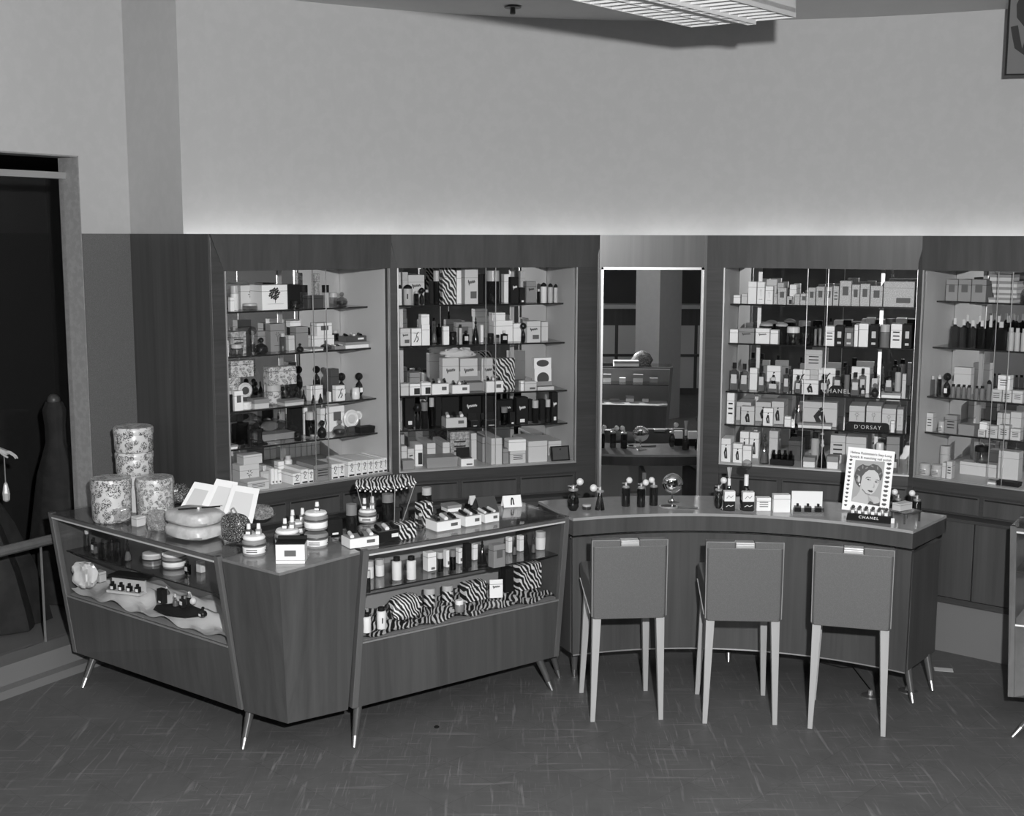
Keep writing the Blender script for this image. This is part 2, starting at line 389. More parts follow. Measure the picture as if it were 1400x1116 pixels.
    if kind == 'open':    # open lidded box, lid tilted back
        o = obj('open_gift_box', MB().box(-w / 2, w / 2, 0, d, 0, h * .45), SH[sh], bevel=.001)
        M = Matrix.Translation((0, d, h * .45)) @ Matrix.Rotation(math.radians(-18), 4, 'X')
        obj('raised_lid', MB().box(-w / 2, w / 2, -.006, 0, 0, h * .56, M=M), SH['K' if 'B' in code else 'G'], o)
        obj('inner_tray', MB().box(-w * .4, w * .4, d * .12, d * .8, h * .45, h * .5), SH['D'], o)
        decal(o, code.replace('B', ''), w, h * .45, -.0008, sh); return o
    if kind == 'case':    # half round clear gift case
        n = 14; poly = [(-w / 2 + 0, 0)] + [(-w / 2 * math.cos(PI * i / n), h * (.35 + .65 * math.sin(PI * i / n))) for i in range(n + 1)] + [(w / 2, 0)]
        M = Matrix.Translation((0, d, 0)) @ Matrix.Rotation(PI / 2, 4, 'X')
        o = obj('gift_case', MB().prism(poly, 0, d, M=M), GCLEAR)
        obj('oval_insert', MB().lathe([(w * .24, 0), (w * .22, .01)], -w * .12, 0, 0, 20, 1, .5, M=Matrix.Translation((0, d * .5, h * .68)) @ Matrix.Rotation(PI / 2, 4, 'X')), SH['G'], o)
        obj('dark_insert', MB().lathe([(w * .12, 0), (w * .1, .012)], w * .18, 0, 0, 16, 1, .6, M=Matrix.Translation((0, d * .5, h * .66)) @ Matrix.Rotation(PI / 2, 4, 'X')), SH['D'], o)
        obj('satin_lining', MB().box(-w * .46, w * .46, d * .1, d * .9, .002, h * .33), SH['P'], o); return o
    if kind == 'ped':     # hourglass pedestal
        o = obj('display_pedestal', MB().box(-w / 2, w / 2, 0, d, 0, h * .12).lathe([(w * .42, h * .12), (w * .22, h * .3), (w * .22, h * .65), (w * .36, h * .8), (w * .36, h * .88)], 0, cy, 0, 4), SH['K'])
        obj('knob', MB().ball((0, cy, h * .93), h * .07), SH['k'], o); return o
    if kind == 'puff':    # fluffy powder puff
        n = 9; rings = []
        for i in range(n):
            a = PI * (i + .5) / n
            rings.append([(w / 2 * math.sin(a) ** .7 * math.cos(2 * PI * k / 24) * random.uniform(.7, 1.12), cy + d / 2 * math.sin(a) ** .7 * math.sin(2 * PI * k / 24) * random.uniform(.75, 1.05), h / 2 * (1 - math.cos(a)) * random.uniform(.75, 1.0)) for k in range(24)])
        return obj('powder_puff', MB().loft(rings), SH[sh], smooth=True)
    if kind == 'fil':     # pale holder, slanted picture
        a = math.radians(-14); M = Matrix.Rotation(a, 4, 'X')
        o = obj('picture_frame', MB().box(-w / 2, w / 2, -.0, .012, 0, h, M=M), SH['K'])
        obj('picture', MB().box(-w * .42, w * .42, -.001, .0, h * .08, h * .92, M=M), SH['D'], o)
        obj('strut', MB().tube([(0, .012, h * .8), (0, d, .004)], .003), SH['K'], o); return o
    if kind == 'mirr':    # white frame with dark oval
        o = obj('compact_box', MB().box(-w / 2, w / 2, 0, d, 0, h), SH['W'], bevel=.001)
        obj('oval_opening', MB().lathe([(w * .36, 0), (w * .34, .002)], 0, 0, 0, 20, 1, h / w * .9, M=Matrix.Translation((0, 0, h * .5)) @ Matrix.Rotation(PI / 2, 4, 'X')), SH['D'], o); return o
    if kind == 'rack':    # dark rack of small capped bottles
        o = obj('bottle_rack', MB().box(-w / 2, w / 2, 0, d, 0, h * .38).box(-w / 2, w / 2, d * .8, d, h * .38, h * .62), SH['K'])
        n = 4
        for k in range(n):
            x = (-.5 + (k + .5) / n) * w; b = obj('small_bottle', MB().cyl(x, d * .4, h * .38, h * .78, w / n * .34), SH['d'], o, smooth=True)
            obj('cap', MB().cyl(x, d * .4, h * .78, h, w / n * .26), SH['k'], b, smooth=True)
        return o
    if kind == 'plaq':
        n = 6; q = h * .45
        poly = [(-w / 2, 0), (w / 2, 0)] + [(w / 2 - q + q * math.cos(a * PI / 2 / n), h - q + q * math.sin(a * PI / 2 / n)) for a in range(n + 1)] + [(-w / 2 + q - q * math.sin(a * PI / 2 / n), h - q + q * math.cos(a * PI / 2 / n)) for a in range(n + 1)]
        o = obj('name_plaque', MB().prism(poly, 0, d, M=Matrix.Translation((0, d, 0)) @ Matrix.Rotation(PI / 2, 4, 'X')), SH['K'])
        text_on(code, h * .62, SH['P'], o, (0, -.001, h * .26), space=1.25); return o
    raise ValueError(kind)
# ------------------------------------------------------------------ room shell
CZ = 3.77
ACX, ACY, AR = 1.05, 3.85, 4.4
struct('floor', MB().box(-9, 9, -6, 11, -.1, 0), floor_mat())
struct('ceiling', MB().box(-9, 9, -6, 11, CZ, CZ + .1), CEIL)
# curved back wall
def arcpt(x, R=AR): return (x, ACY + math.sqrt(R * R - (x - ACX) ** 2))
PIER = (-1.758, 6.669)
inner = [(-1.95, 7.07)] + [arcpt(x) for x in [-1.88, -1.75, -1.6] + [-1.45 + .12 * i for i in range(54)]]
inner = [p for p in inner if p[1] > 5.5]
outer = [(p[0], p[1] + .22) for p in inner]
m = MB()
for i in range(len(inner) - 1): m.prism([inner[i], inner[i + 1], outer[i + 1], outer[i]], 0, CZ)
w = struct('wall_back', m, PLAS, smooth=True)
xr, yr = inner[-1]
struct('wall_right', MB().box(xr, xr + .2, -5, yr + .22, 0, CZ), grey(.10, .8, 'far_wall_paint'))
# storefront wall on the left, at an angle, with a tall show window
WJ = Vector((-2.346, 6.79, 0)); wd = Vector((.533, .846, 0)); wn = Vector((.846, -.533, 0))   # along, into the room
def wl(t, r): p = WJ + wd * t - wn * r; return (p.x, p.y)
HEADZ = 2.815
m = MB()
m.prism([wl(0, 0), wl(.339, 0), wl(.339, .16), wl(0, .16)], 0, CZ)
m.prism([wl(-5.6, 0), wl(0, 0), wl(0, .16), wl(-5.6, .16)], HEADZ, CZ)
m.prism([wl(-5.6, 0), wl(-4.2, 0), wl(-4.2, .16), wl(-5.6, .16)], 0, HEADZ)
struct('wall_left', m, PLAS)
struct('wall_return', MB().prism([wl(.339, 0), PIER, (-1.93, 7.22), wl(.339, .16)], 0, CZ), PLAS)
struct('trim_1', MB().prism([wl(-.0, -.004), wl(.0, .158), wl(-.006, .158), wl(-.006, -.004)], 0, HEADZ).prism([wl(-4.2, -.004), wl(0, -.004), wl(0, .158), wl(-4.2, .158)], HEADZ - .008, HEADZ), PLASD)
struct('trim_2', MB().prism([wl(.0, -.012), wl(.34, -.012), wl(.34, 0), wl(.0, 0)], 0, 2.4), CLAD)
# show window: curb, frame, pane, low rail
w1 = struct('window_1', MB().prism([wl(-4.2, -.10), wl(-.03, -.10), wl(-.03, .1), wl(-4.2, .1)], .0, .045).prism([wl(-4.2, -.03), wl(-.006, -.03), wl(-.006, .16), wl(-4.2, .16)], .045, .15), grey(.17, .5, 'curb_paint'))
struct('window_frame', MB().prism([wl(-4.2, .10), wl(-.006, .10), wl(-.006, .15), wl(-4.2, .15)], HEADZ - .12, HEADZ - .085), METAL, w1)
struct('window_pane', MB().prism([wl(-4.2, .12), wl(-.006, .12), wl(-.006, .126), wl(-4.2, .126)], .15, HEADZ - .12), PANE, w1)
struct('guard_rail', MB().tube([(*wl(-3.2, .07), .735), (*wl(-.006, .07), .735)], .028, 10), WOODF, w1)
struct('glazing_bar', MB().prism([wl(-.27, .118), wl(-.262, .118), wl(-.262, .128), wl(-.27, .128)], .15, .72), METAL, w1)
NIGHT = grey(.006, .9, 'night_black'); STREET = grey(.16, .7, 'show_window_deck')  # near-black colour paints the unlit night behind the show window
struct('show_window_deck', MB().prism([wl(-4.2, .16), wl(.9, .16), wl(.9, 1.7), wl(-4.2, 1.7)], 0, .13), STREET)
struct('wall_show_window', MB().prism([wl(-4.4, 1.72), wl(1.2, 1.72), wl(1.2, 1.8), wl(-4.4, 1.8)], 0, CZ).prism([wl(1.1, .17), wl(1.2, .17), wl(1.2, 1.72), wl(1.1, 1.72)], 0, CZ), NIGHT)
struct('ceiling_show_window', MB().prism([wl(-4.2, .17), wl(1.1, .17), wl(1.1, 1.7), wl(-4.2, 1.7)], HEADZ + .02, HEADZ + .06), NIGHT)
struct('wall_far_left', MB().box(-5.75, -5.55, -5, 2.4, 0, CZ), PLAS)
struct('wall_rear', MB().box(-5.7, xr + .2, -5.2, -5, 0, CZ), grey(.12, .8, 'rear_wall_paint'))
# a recessed spot in the show window soffit
sp = WJ + wd * -.22 - wn * .55
o = thing('recessed_spotlight', 'small bright recessed spotlight in the dark show window ceiling', 'spotlight', (sp.x, sp.y, HEADZ - .05))
obj('rim', MB().lathe([(.085, .0), (.09, .012), (.07, .06), (.05, .06), (.06, .01)], 0, 0, 0, 20), METAL, o, smooth=True)
obj('bulb', MB().lathe([(.01, .004), (.035, .01), (.045, .03), (.02, .05)], 0, 0, 0, 16), emit('spot_bulb', .8, 6), o, smooth=True)
# ------------------------------------------------------------------ wall cabinets (bays)
class Bay:
    def __init__(s, p, ang, s0, s1): s.p = Vector((p[0], p[1], 0)); s.a = math.radians(ang); s.d = Vector((math.cos(s.a), math.sin(s.a), 0)); s.n = Vector((-s.d.y, s.d.x, 0)); s.s0 = s0; s.s1 = s1
    def M(s): return Matrix.Translation(s.p) @ Matrix.Rotation(s.a, 4, 'Z')
    def hit(s, px, off):
        X, Y, Z = ray(px, 400); q = s.p + s.n * off
        t = (q.x * s.n.x + q.y * s.n.y) / (X * s.n.x + Y * s.n.y)
        P = Vector((X * t, Y * t, 0)); return (P - q).dot(s.d)
    def W(s, a, r, z=0): v = s.p + s.d * a + s.n * r; v.z = z; return v
BA = Bay((-.72, 7.22), 40, -1.05, 0); BB = Bay((.395, 7.61), 18.6, -1.13, 0); BC = Bay((1.29, 7.57), -20, 0, 1.13); BD = Bay((2.37, 7.16), -39, 0, 1.2)
SZ = [1.975, 1.73, 1.432, 1.224, 1.0]; SZD = [2.02, 1.75, 1.46, 1.247, 1.0]; REC = [.22, .19, .14, .13, .0]
DEP = .53; HB = 2.205
def cabinet(b, label, szs, left_stile, right_stile, nstd, panes, drawers, hdr0=None, hdr1=None, side_l=True, side_r=True):
    t = thing('wall_display_cabinet', label, 'display cabinet', tuple(b.p), b.a, 'built-in wall display cabinets')
    s0, s1 = b.s0, b.s1
    obj('back_mirror', MB().box(s0 + .004, s1 - .004, DEP, DEP + .006, 1.0, 2.2), MIRROR, t)
    obj('back_board', MB().box(s0, s1, DEP + .008, DEP + .022, .32, 2.3), WOOD, t)
    if side_l: obj('side_panel', MB().box(s0 - .02, s0, .006, DEP + .02, .98, 2.25), LINER, t)
    if side_r: obj('side_panel', MB().box(s1, s1 + .02, .006, DEP + .02, .98, 2.25), LINER, t)
    obj('cabinet_top', MB().box(s0, s1, .02, DEP, 2.235, 2.25), LINER, t)
    obj('display_deck', MB().box(s0, s1, .0, DEP, .975, 1.0), SILLP, t)
    for (a, c) in (left_stile, right_stile):
        if c > a: obj('stile', MB().box(a, c, -.012, .03, .0, 2.395), WOODH, t, bevel=.002)
    h0 = s0 if hdr0 is None else hdr0; h1 = s1 if hdr1 is None else hdr1
    hm = MB()
    hb0 = h0 if hdr0 is None or hdr0 > -1.09 else s0
    vs = [(h0, -.03, 2.4), (h1, -.03, 2.4), (h1, .0, 2.4), (h0, .0, 2.4), (hb0, -.014, HB), (h1, -.014, HB), (h1, .014, HB), (hb0, .014, HB)]
    hm.add(vs, [(0, 1, 2, 3), (4, 5, 6, 7), (0, 1, 5, 4), (1, 2, 6, 5), (2, 3, 7, 6), (3, 0, 4, 7)])
    obj('header', hm, WOOD, t)
    obj('sill_rail', MB().box(s0, s1, -.016, .0, .93, .999), WOODH, t, bevel=.002)
    obj('trim_strip', MB().box(s0, s0 + .008, -.016, .0, 1.0, HB).box(s1 - .008, s1, -.016, 0, 1.0, HB).box(s0, s1, -.019, -.016, .992, 1.0), METAL, t)
    # drawers under the sill, ledge and lower cupboards
    n = drawers; L = (s1 - s0) / n
    obj('drawer_carcass', MB().box(s0, s1, .0, .03, .80, .93), WOODH, t)
    for k in range(n):
        dr = obj('drawer', MB().box(s0 + L * k + .012, s0 + L * (k + 1) - .012, -.012, 0, .815, .918), WOOD, t, bevel=.002)
        obj('finger_pull', MB().box(s0 + L * k + .02, s0 + L * (k + 1) - .02, -.015, -.011, .906, .914), SH['K'], dr)
    obj('ledge', MB().box(s0, s1, -.11, .03, .785, .803), WOODH, t, bevel=.002)
    for k in range(n):
        dd = obj('cupboard_door', MB().box(s0 + L * k + .003, s0 + L * (k + 1) - .003, -.10, -.08, .335, .783), WOOD, t, bevel=.002)
    obj('lower_carcass', MB().box(s0, s1, -.08, DEP, .335, .783), WOODH, t)
    obj('base_rail', MB().box(s0, s1, -.105, -.06, .30, .333), WOODH, t)
    obj('toe_panel', MB().box(s0, s1, -.075, DEP, 0, .30), grey(.16, .7, 'base_paint'), t)
    for k, z in enumerate(szs[:4]):
        sh = obj('glass_shelf', MB().box(s0 + .003, s1 - .003, REC[k], DEP - .004, z - .009, z), SHELFG, t)
        obj('polished_edge', MB().box(s0 + .003, s1 - .003, REC[k] - .0015, REC[k], z - .009, z), EDGEG, sh)
    for x in nstd:
        st_ = obj('shelf_standard', MB().box(x - .011, x + .011, DEP - .012, DEP - .002, 1.0, 2.2), METAL, t)
        bk = MB()
        for k, z in enumerate(szs[:4]): bk.prism([(DEP - .012, z - .035), (DEP - .012, z - .011), (REC[k] + .05, z - .011), (REC[k] + .05, z - .016)], -.0015, .0015, M=Matrix.Translation((x, 0, 0)) @ Matrix(((0, 0, 1, 0), (1, 0, 0, 0), (0, 1, 0, 0), (0, 0, 0, 1))))
        obj('shelf_bracket', bk, METAL, st_)
    for k, (a, c) in enumerate(panes):
        y = .004 if k % 2 == 0 else .011
        p = obj('glass_door', MB().box(a, c, y, y + .004, 1.001, HB + .02), PANE, t)
        e = a if k % 2 else c
        obj('ground_edge', MB().box(e - .0015, e + .0015, y - .001, y + .005, 1.001, HB), METAL, p)
    return t
sA = -1.0
CABA = cabinet(BA, 'far-left wall cabinet with glass shelves of perfume beside the plain wood panel', SZ, (-1.125, -1.05), (-.005, .0), (-.92, -.42), [(-1.04, -.42), (-.5, -.01)], 3, hdr0=-1.13, hdr1=.005)
cabinet(BB, 'second wall cabinet from the left, immediately left of the tall mirror', SZ, (-1.18, -1.13), (0, .135), (-.98, -.24), [(-1.12, -.52), (-.58, -.01)], 3, hdr0=-1.175, hdr1=.14)
cabinet(BC, 'wall cabinet immediately right of the tall mirror, behind the poster', SZ, (-.115, 0), (1.13, 1.14), (.14, .9), [(.01, .62), (.5, 1.12)], 3, hdr0=-.1, hdr1=1.145)
cabinet(BD, 'wall cabinet at the far right edge with medicine bottles and text boxes', SZD, (-.03, 0), (1.2, 1.27), (.18, .8), [(.01, .5), (.42, 1.1)], 3, hdr0=-.005, hdr1=1.27)
# posts at the angles
def post(label, poly, z0=.0, z1=HB):
    o = obj('corner_post', MB().prism(poly, z0, z1), WOODF); tag(o, label, 'post', None); return o
# plain side panel at the left end
E0 = BA.W(-1.125, -.012); P0 = Vector((-2.165, 7.077, 0)); 
v = (P0 - E0).normalized(); nn = Vector((v.y, -v.x, 0))
f2 = lambda q: (q.x, q.y)
Mi = BA.M().inverted()
lp = [f2(Mi @ q) for q in (E0 - nn * .012, P0 - v * .006 - nn * .012, P0 - v * .006 + nn * -.001, E0 + nn * -.001)]
obj('end_panel', MB().prism(lp, 0, 2.4), WOOD, CABA)
# tall mirror between the middle cabinets
MX0, MX1, MY = .545, 1.172, 7.62
t = thing('wall_mirror', 'tall framed wall mirror between the two middle wall cabinets', 'mirror', (0, MY, 0))
obj('mirror_glass', MB().box(MX0 + .012, MX1 - .012, -.004, .0, .3, 2.19), MIRROR, t)
fm = MB().box(MX0, MX0 + .014, -.014, .004, .3, 2.205).box(MX1 - .014, MX1, -.014, .004, .3, 2.205).box(MX0, MX1, -.014, .004, 2.19, 2.206)
obj('frame', fm, grey(.42, .3, 'aluminium_frame', .8), t)
obj('side_lining', MB().box(MX0 - .012, MX0, -.03, .01, .0, 2.4).box(MX1, MX1 + .016, -.03, .01, .0, 2.4), WOODF, t)
obj('header', MB().box(MX0, MX1 + .012, -.022, .012, 2.206, 2.4), wood('walnut_mirror_header', .07, .12, rough=.3), t)  # paler walnut: the glare on this header is put into its colour
obj('base_panel', MB().box(MX0 - .01, MX1 + .01, -.02, .03, 0, .3), WOODH, t)
obj('backing', MB().box(MX0 - .02, MX1 + .02, .012, .03, 0, 2.4), WOODH, t)
# cove lamps hidden above the cabinets, close to the curved wall
lampm = emit('cove_tube', .9, 8)
CVL = ['above the left end of the far-left cabinet', 'above the right end of the far-left cabinet', 'above the left half of the second cabinet', 'above the right half of the second cabinet', 'above the tall mirror', 'above the left half of the cabinet behind the poster', 'above the right half of the cabinet behind the poster', 'above the far-right cabinet']
for i in range(8):
    xa = -1.86 + i * .655; xb = xa + .60
    pts = [(*arcpt(xa + (xb - xa) * k / 6, AR - .11), 2.345) for k in range(7)]
    o = thing('cove_lamp', 'curved tube lamp glowing ' + CVL[i], 'lamp', pts[3], 0, 'cove lamps')
    q = [(p[0] - pts[3][0], p[1] - pts[3][1], 0) for p in pts]
    obj('tube', MB().tube(q, .012), lampm, o, smooth=True)
    obj('lamp_base', MB().tube([(a, b_, -.045) for a, b_, _ in q], .025, 4), SH['G'], o)
# ------------------------------------------------------------------ ceiling fixture
def lit_fixture(P1, u, v, L, Wd, z, label, strength, full=True):
    """u runs along the fixture, v across, P1 a bottom corner"""
    M = Matrix(((u[0], v[0], 0, P1[0]), (u[1], v[1], 0, P1[1]), (0, 0, 1, z), (0, 0, 0, 1)))
    t = thing('ceiling_light', label, 'ceiling light', (0, 0, 0), 0, 'louvred ceiling lights')
    hz = .17
    side = grey(.5, .5, 'fixture_enamel'); lou = grey(.6, .5, 'louvre_enamel')
    obj('side_panel', MB(M).box(0, L, 0, .006, 0.02, hz).box(0, L, -.004, .002, .0, .02), side, t)
    obj('side_panel', MB(M).box(0, L, Wd - .006, Wd, .03, hz), side, t)
    obj('end_panel', MB(M).box(-.004, .004, 0, Wd, .02, hz), side, t)
    obj('end_panel', MB(M).box(L - .004, L + .004, 0, Wd, .02, hz), side, t)
    obj('top_housing', MB(M).box(0, L, 0, Wd, hz, hz + .01), side, t)
    lm = MB(M)
    for y in (.0, Wd * .36, Wd * .44, Wd * .72, Wd - .004): lm.box(0, L, y, y + .003, -.0 if y != Wd * .36 and y != Wd * .44 else -.014, .04)
    obj('louvre_rail', lm, lou, t)
    lm = MB(M); n = int(L / .075) if full else int(L / .15)
    for k in range(n + 1):
        x = L * k / n
        lm.box(x - .002, x + .002, 0, Wd * .36, .0, .035); lm.box(x - .002, x + .002, Wd * .44, Wd, .0, .035)
        c = MB(); lm.add([(x, Wd * .36, -.014), (x, Wd * .44, -.014), (x + .05, Wd * .44, .03), (x + .05, Wd * .36, .03), (x + .003, Wd * .36, -.014), (x + .003, Wd * .44, -.014), (x + .053, Wd * .44, .03), (x + .053, Wd * .36, .03)], [(0, 1, 2, 3), (4, 5, 6, 7), (0, 1, 5, 4), (2, 3, 7, 6)])
    obj('louvre_blades', lm, lou, t)
    tb = emit('fixture_tube_%d' % int(strength * 10), .9, strength)
    for y in (.25, .75): obj('fluorescent_tube', MB(M).tube([(.04, Wd * y, .10), (L - .04, Wd * y, .10)], .019, 8), tb, t, smooth=True)
    for x in (.35, L - .35): obj('hanger_rod', MB(M).cyl(x, Wd * .4, hz + .01, CZ - z, .006, seg=8), METAL, t)
    return t
FP = G(1087, 24, 3.35)
fu = Vector((math.cos(math.radians(-131.3)), math.sin(math.radians(-131.3)))); fv = Vector((math.cos(math.radians(147.5)), math.sin(math.radians(147.5))))
lit_fixture((FP.x, FP.y), fu, fv, 2.5, .50, 3.35, 'white louvred ceiling light hanging near the curved wall, at the top of the picture', .75)
o = thing('ceiling_sprinkler', 'small dark sprinkler head on the ceiling left of the ceiling light', 'sprinkler', tuple(G(701, 8, CZ)))
obj('flange', MB().lathe([(.05, -.012), (.052, -.008), (.03, .0)], 0, 0, 0, 18), SH['D'], o, smooth=True)
obj('nozzle', MB().lathe([(.012, -.05), (.017, -.045), (.015, -.012)], 0, 0, 0, 12), SH['D'], o)
# hanging lettered banner at the top right corner
pb = Dp(1376, 101, 7.3); SG = 1.0
t = thing('hanging_sign', 'grey hanging sign with thick black brush lettering, cut by the top right corner', 'sign', (pb.x, 7.3, pb.z), math.radians(-8))
sh_ = CZ - pb.z - .01
obj('sign_board', MB().box(0, 1.1, 0, .012, 0, sh_), grey(.15, .8, 'sign_board_paint'), t)
obj('dark_border', MB().box(-.008, .0, -.002, .014, 0, sh_).box(-.008, 1.1, -.002, .014, -.008, .0), SH['K'], t)
bl = MB()
pw_ = [[(.13, .45), (.08, .44), (.058, .38), (.062, .32), (.09, .285), (.15, .28)], [(.028, .265), (.04, .21), (.055, .15), (.085, .12), (.105, .17), (.15, .20)], [(.26, .4), (.22, .25), (.3, .2), (.36, .3), (.38, .42)], [(.22, .1), (.3, .16), (.38, .09)]]
for q in pw_: strip(bl, q, .048 if q is pw_[0] else .04, t=.002)
obj('brush_lettering', bl, INK, t)
# ------------------------------------------------------------------ display counters
KT = .92; ZB = .165; ZW = .475; ZS = .705
def legpart(t, foot, top, r0=.011, r1=.022, z1=ZB):
    f = Vector(foot); u = Vector(top); mid = f + (u - f) * .27
    l = obj('leg', MB().tube([mid, u], r0 * 1.35, 12, r2=r1), WOODC, t, smooth=True)
    obj('brass_ferrule', MB().tube([f, mid], r0, 12, r2=r0 * 1.4), grey(.6, .35, 'polished_brass', 1.0), l, smooth=True)
def showcase(label, T0, T1, B0, B1, nb, depth, feet, group='glass-fronted display counters', back_open=False):
    """T0,T1 top front corners, B0,B1 bottom front corners (world xy)"""
    T0, T1, B0, B1 = (Vector((a[0], a[1], 0)) for a in (T0, T1, B0, B1)); nb = Vector((nb[0], nb[1], 0))
    t = thing('display_counter', label, 'display counter', (0, 0, 0), 0, group)
    def P(e, z, r=0):      # front plane point, e 0..1 along, height z, r behind
        k = (z - ZB) / (KT - ZB); a = B0 + (T0 - B0) * k; b = B1 + (T1 - B1) * k
        q = a + (b - a) * e + nb * r; return (q.x, q.y, z)
    L = (T1 - T0).length
    def slab(name, mat, e0, e1, z0, z1, r0, r1, par=t, **k):
        m = MB(); vs = [P(e0, z0, r0), P(e1, z0, r0), P(e1, z0, r1), P(e0, z0, r1), P(e0, z1, r0), P(e1, z1, r0), P(e1, z1, r1), P(e0, z1, r1)]
        m.add(vs, [(0, 1, 2, 3), (4, 5, 6, 7), (0, 1, 5, 4), (1, 2, 6, 5), (2, 3, 7, 6), (3, 0, 4, 7)]); return obj(name, m, mat, par, **k)
    f = .032 / L
    slab('lower_panel', WOODC, f, 1 - f, ZB, ZW, .004, .02)
    slab('end_frame', WOODF, 0, f, ZB, KT, 0, .03, bevel=.002); slab('end_frame', WOODF, 1 - f, 1, ZB, KT, 0, .03, bevel=.002)
    slab('end_panel', WOODC, 0, .012 / L, ZB, KT - .012, .03, depth); slab('end_panel', WOODC, 1 - .012 / L, 1, ZB, KT - .012, .03, depth)
    slab('top_rail', WOODF, f, 1 - f, KT - .03, KT - .006, .0, .022); slab('metal_trim', grey(.72, .55, 'bright_trim', .3), f, 1 - f, KT - .030, KT - .022, -.0025, .004)  # pale trim colour stands in for the rail's bright reflection
    slab('window_bead', METAL, f, 1 - f, ZW - .004, ZW + .003, -.001, .006)
    slab('front_glass', PANE, f, 1 - f, ZW + .003, KT - .031, .006, .01)
    slab('glass_top', GTOP, 0.002, .998, KT - .006, KT, .0, depth)
    slab('display_deck', grey(.3, .7, 'deck_cloth'), .012 / L, 1 - .012 / L, ZW - .02, ZW, .022, depth - .02)
    slab('bottom_board', WOODC, .012 / L, 1 - .012 / L, ZB, ZB + .015, .022, depth)
    slab('back_panel', grey(.24, .5, 'showcase_back'), .012 / L, 1 - .012 / L, ZB, KT - .03, depth - .018, depth)
    slab('back_rail', WOODF, 0, 1, KT - .03, KT - .006, depth - .03, depth)
    s = slab('glass_shelf', SHELFG, .014 / L, 1 - .014 / L, ZS - .007, ZS, .06, depth - .03)
    slab('polished_edge', EDGEG, .014 / L, 1 - .014 / L, ZS - .007, ZS, .0585, .06, s)
    for a, b in feet: legpart(t, a, b)
    return t, P
uA = Vector((.772, -.635)); nA = (.635, .772); nB = (-.586, .81)
def V2(a): return Vector((a[0], a[1]))
cA, PA = showcase('left display counter, angled, under the round flowered boxes', (-2.49, 6.49), (-1.36, 5.56), (-2.365, 6.42), (-1.275, 5.60), nA, .44,
    [(tuple(G(113, 941)), (-2.24, 6.42, ZB)), (tuple(G(332, 1025)), (-1.24, 5.63, ZB)), ((-2.1, 6.78, 0), (-2.08, 6.70, ZB)), ((-1.15, 5.90, 0), (-1.16, 5.86, ZB))])
cB, PBc = showcase('middle display counter with zebra cloth inside, left of the chairs', (-.70, 5.69), (.31, 6.42), (-.755, 5.62), (.255, 6.37), nB, .47,
    [(tuple(G(484, 1023)), (-.735, 5.67, ZB)), (tuple(G(755, 944)), (.145, 6.34, ZB)), (tuple(G(765, 926)), (.215, 6.50, ZB)), ((-.98, 6.03, 0), (-.97, 5.99, ZB)), ((-.03, 6.75, 0), (-.05, 6.70, ZB))])
# wedge-shaped block between them
t = thing('corner_block', 'solid walnut wedge block joining the two display counters', 'counter', (0, 0, 0))
top = [(-1.335, 5.545), (-1.025, 5.30), (-.715, 5.675), (-.965, 6.05), (-1.085, 5.87)]
bot = [(-1.262, 5.59), (-1.03, 5.44), (-.775, 5.61), (-.985, 5.99), (-1.075, 5.86)]
m = MB(); m.loft([[(a[0] + (c[0] - a[0]) * k / 12, a[1] + (c[1] - a[1]) * k / 12, ZB + (.905 - ZB) * k / 12) for a, c in zip(bot, top)] for k in range(13)])
obj('carcass', m, WOODC, t, smooth=True)
m = MB(); m.prism(top, .9055, .918); obj('top', m, wood('pale_block_top', .17, .22, rough=.18, spec=.7), t)
# curved vanity counter
CC = Vector((.961, 4.816)); 
def cp(R, deg): a = math.radians(deg); return (CC.x + R * math.cos(a), CC.y + R * math.sin(a))
def sector(m, r0, r1, a0, a1, z0, z1, n=36, r0b=None, r1b=None):
    r0b = r0 if r0b is None else r0b; r1b = r1 if r1b is None else r1b
    rings = []
    for k in range(n + 1):
        a = a0 + (a1 - a0) * k / n
        rings.append([(*cp(r0b, a), z0), (*cp(r1b, a), z0), (*cp(r1, a), z1), (*cp(r0, a), z1)])
    return m.loft(rings)
t = thing('vanity_counter', 'long curved walnut vanity counter behind the three chairs', 'counter', (0, 0, 0))
A0, A1 = 50.4, 112.3
obj('counter_top', sector(MB(), 1.68, 2.14, A0, A1, .905, .92), wood('polished_counter_laminate', .33, .39, rough=.14, spec=.8), t)
obj('front_band', sector(MB(), 1.68, 1.70, A0, A1, .825, .905), WOODC, t)
obj('end_band', sector(MB(), 1.70, 2.14, A0, A0 + .7, .825, .905, 2), WOODC, t); obj('end_band', sector(MB(), 1.70, 2.14, A1 - .7, A1, .825, .905, 2), WOODC, t)
obj('back_band', sector(MB(), 2.12, 2.14, A0, A1, .845, .905), WOODC, t)
obj('shadow_gap', sector(MB(), 1.765, 1.80, A0 + .6, A1 - .6, .80, .845), SH['K'], t)  # black strip puts the shade of the slot into colour
obj('front_panel', sector(MB(), 1.715, 1.735, A0 + .5, A1 - .5, ZB, .805, r0b=1.70, r1b=1.72), WOODC, t)
obj('end_panel', sector(MB(), 1.736, 2.12, A0 + .5, A0 + 1.2, ZB, .79, 2), WOODC, t); obj('end_panel', sector(MB(), 1.736, 2.12, A1 - 1.2, A1 - .5, ZB, .79, 2), WOODC, t)
obj('bottom_board', sector(MB(), 1.74, 2.11, A0 + 1.2, A1 - 1.2, ZB, ZB + .02), WOODC, t)
obj('chrome_base_strip', sector(MB(), 1.696, 1.70, A0 + .5, A1 - .5, ZB - .006, ZB), METAL, t)
WHL = grey(.78, .6, 'white_lining')
obj('inner_lining', sector(sector(MB(), 1.74, 1.75, A0 + 1.2, A1 - 1.2, ZB + .02, .80), 1.802, 1.81, A0 + 1.2, A1 - 1.2, .78, .90), WHL, t)
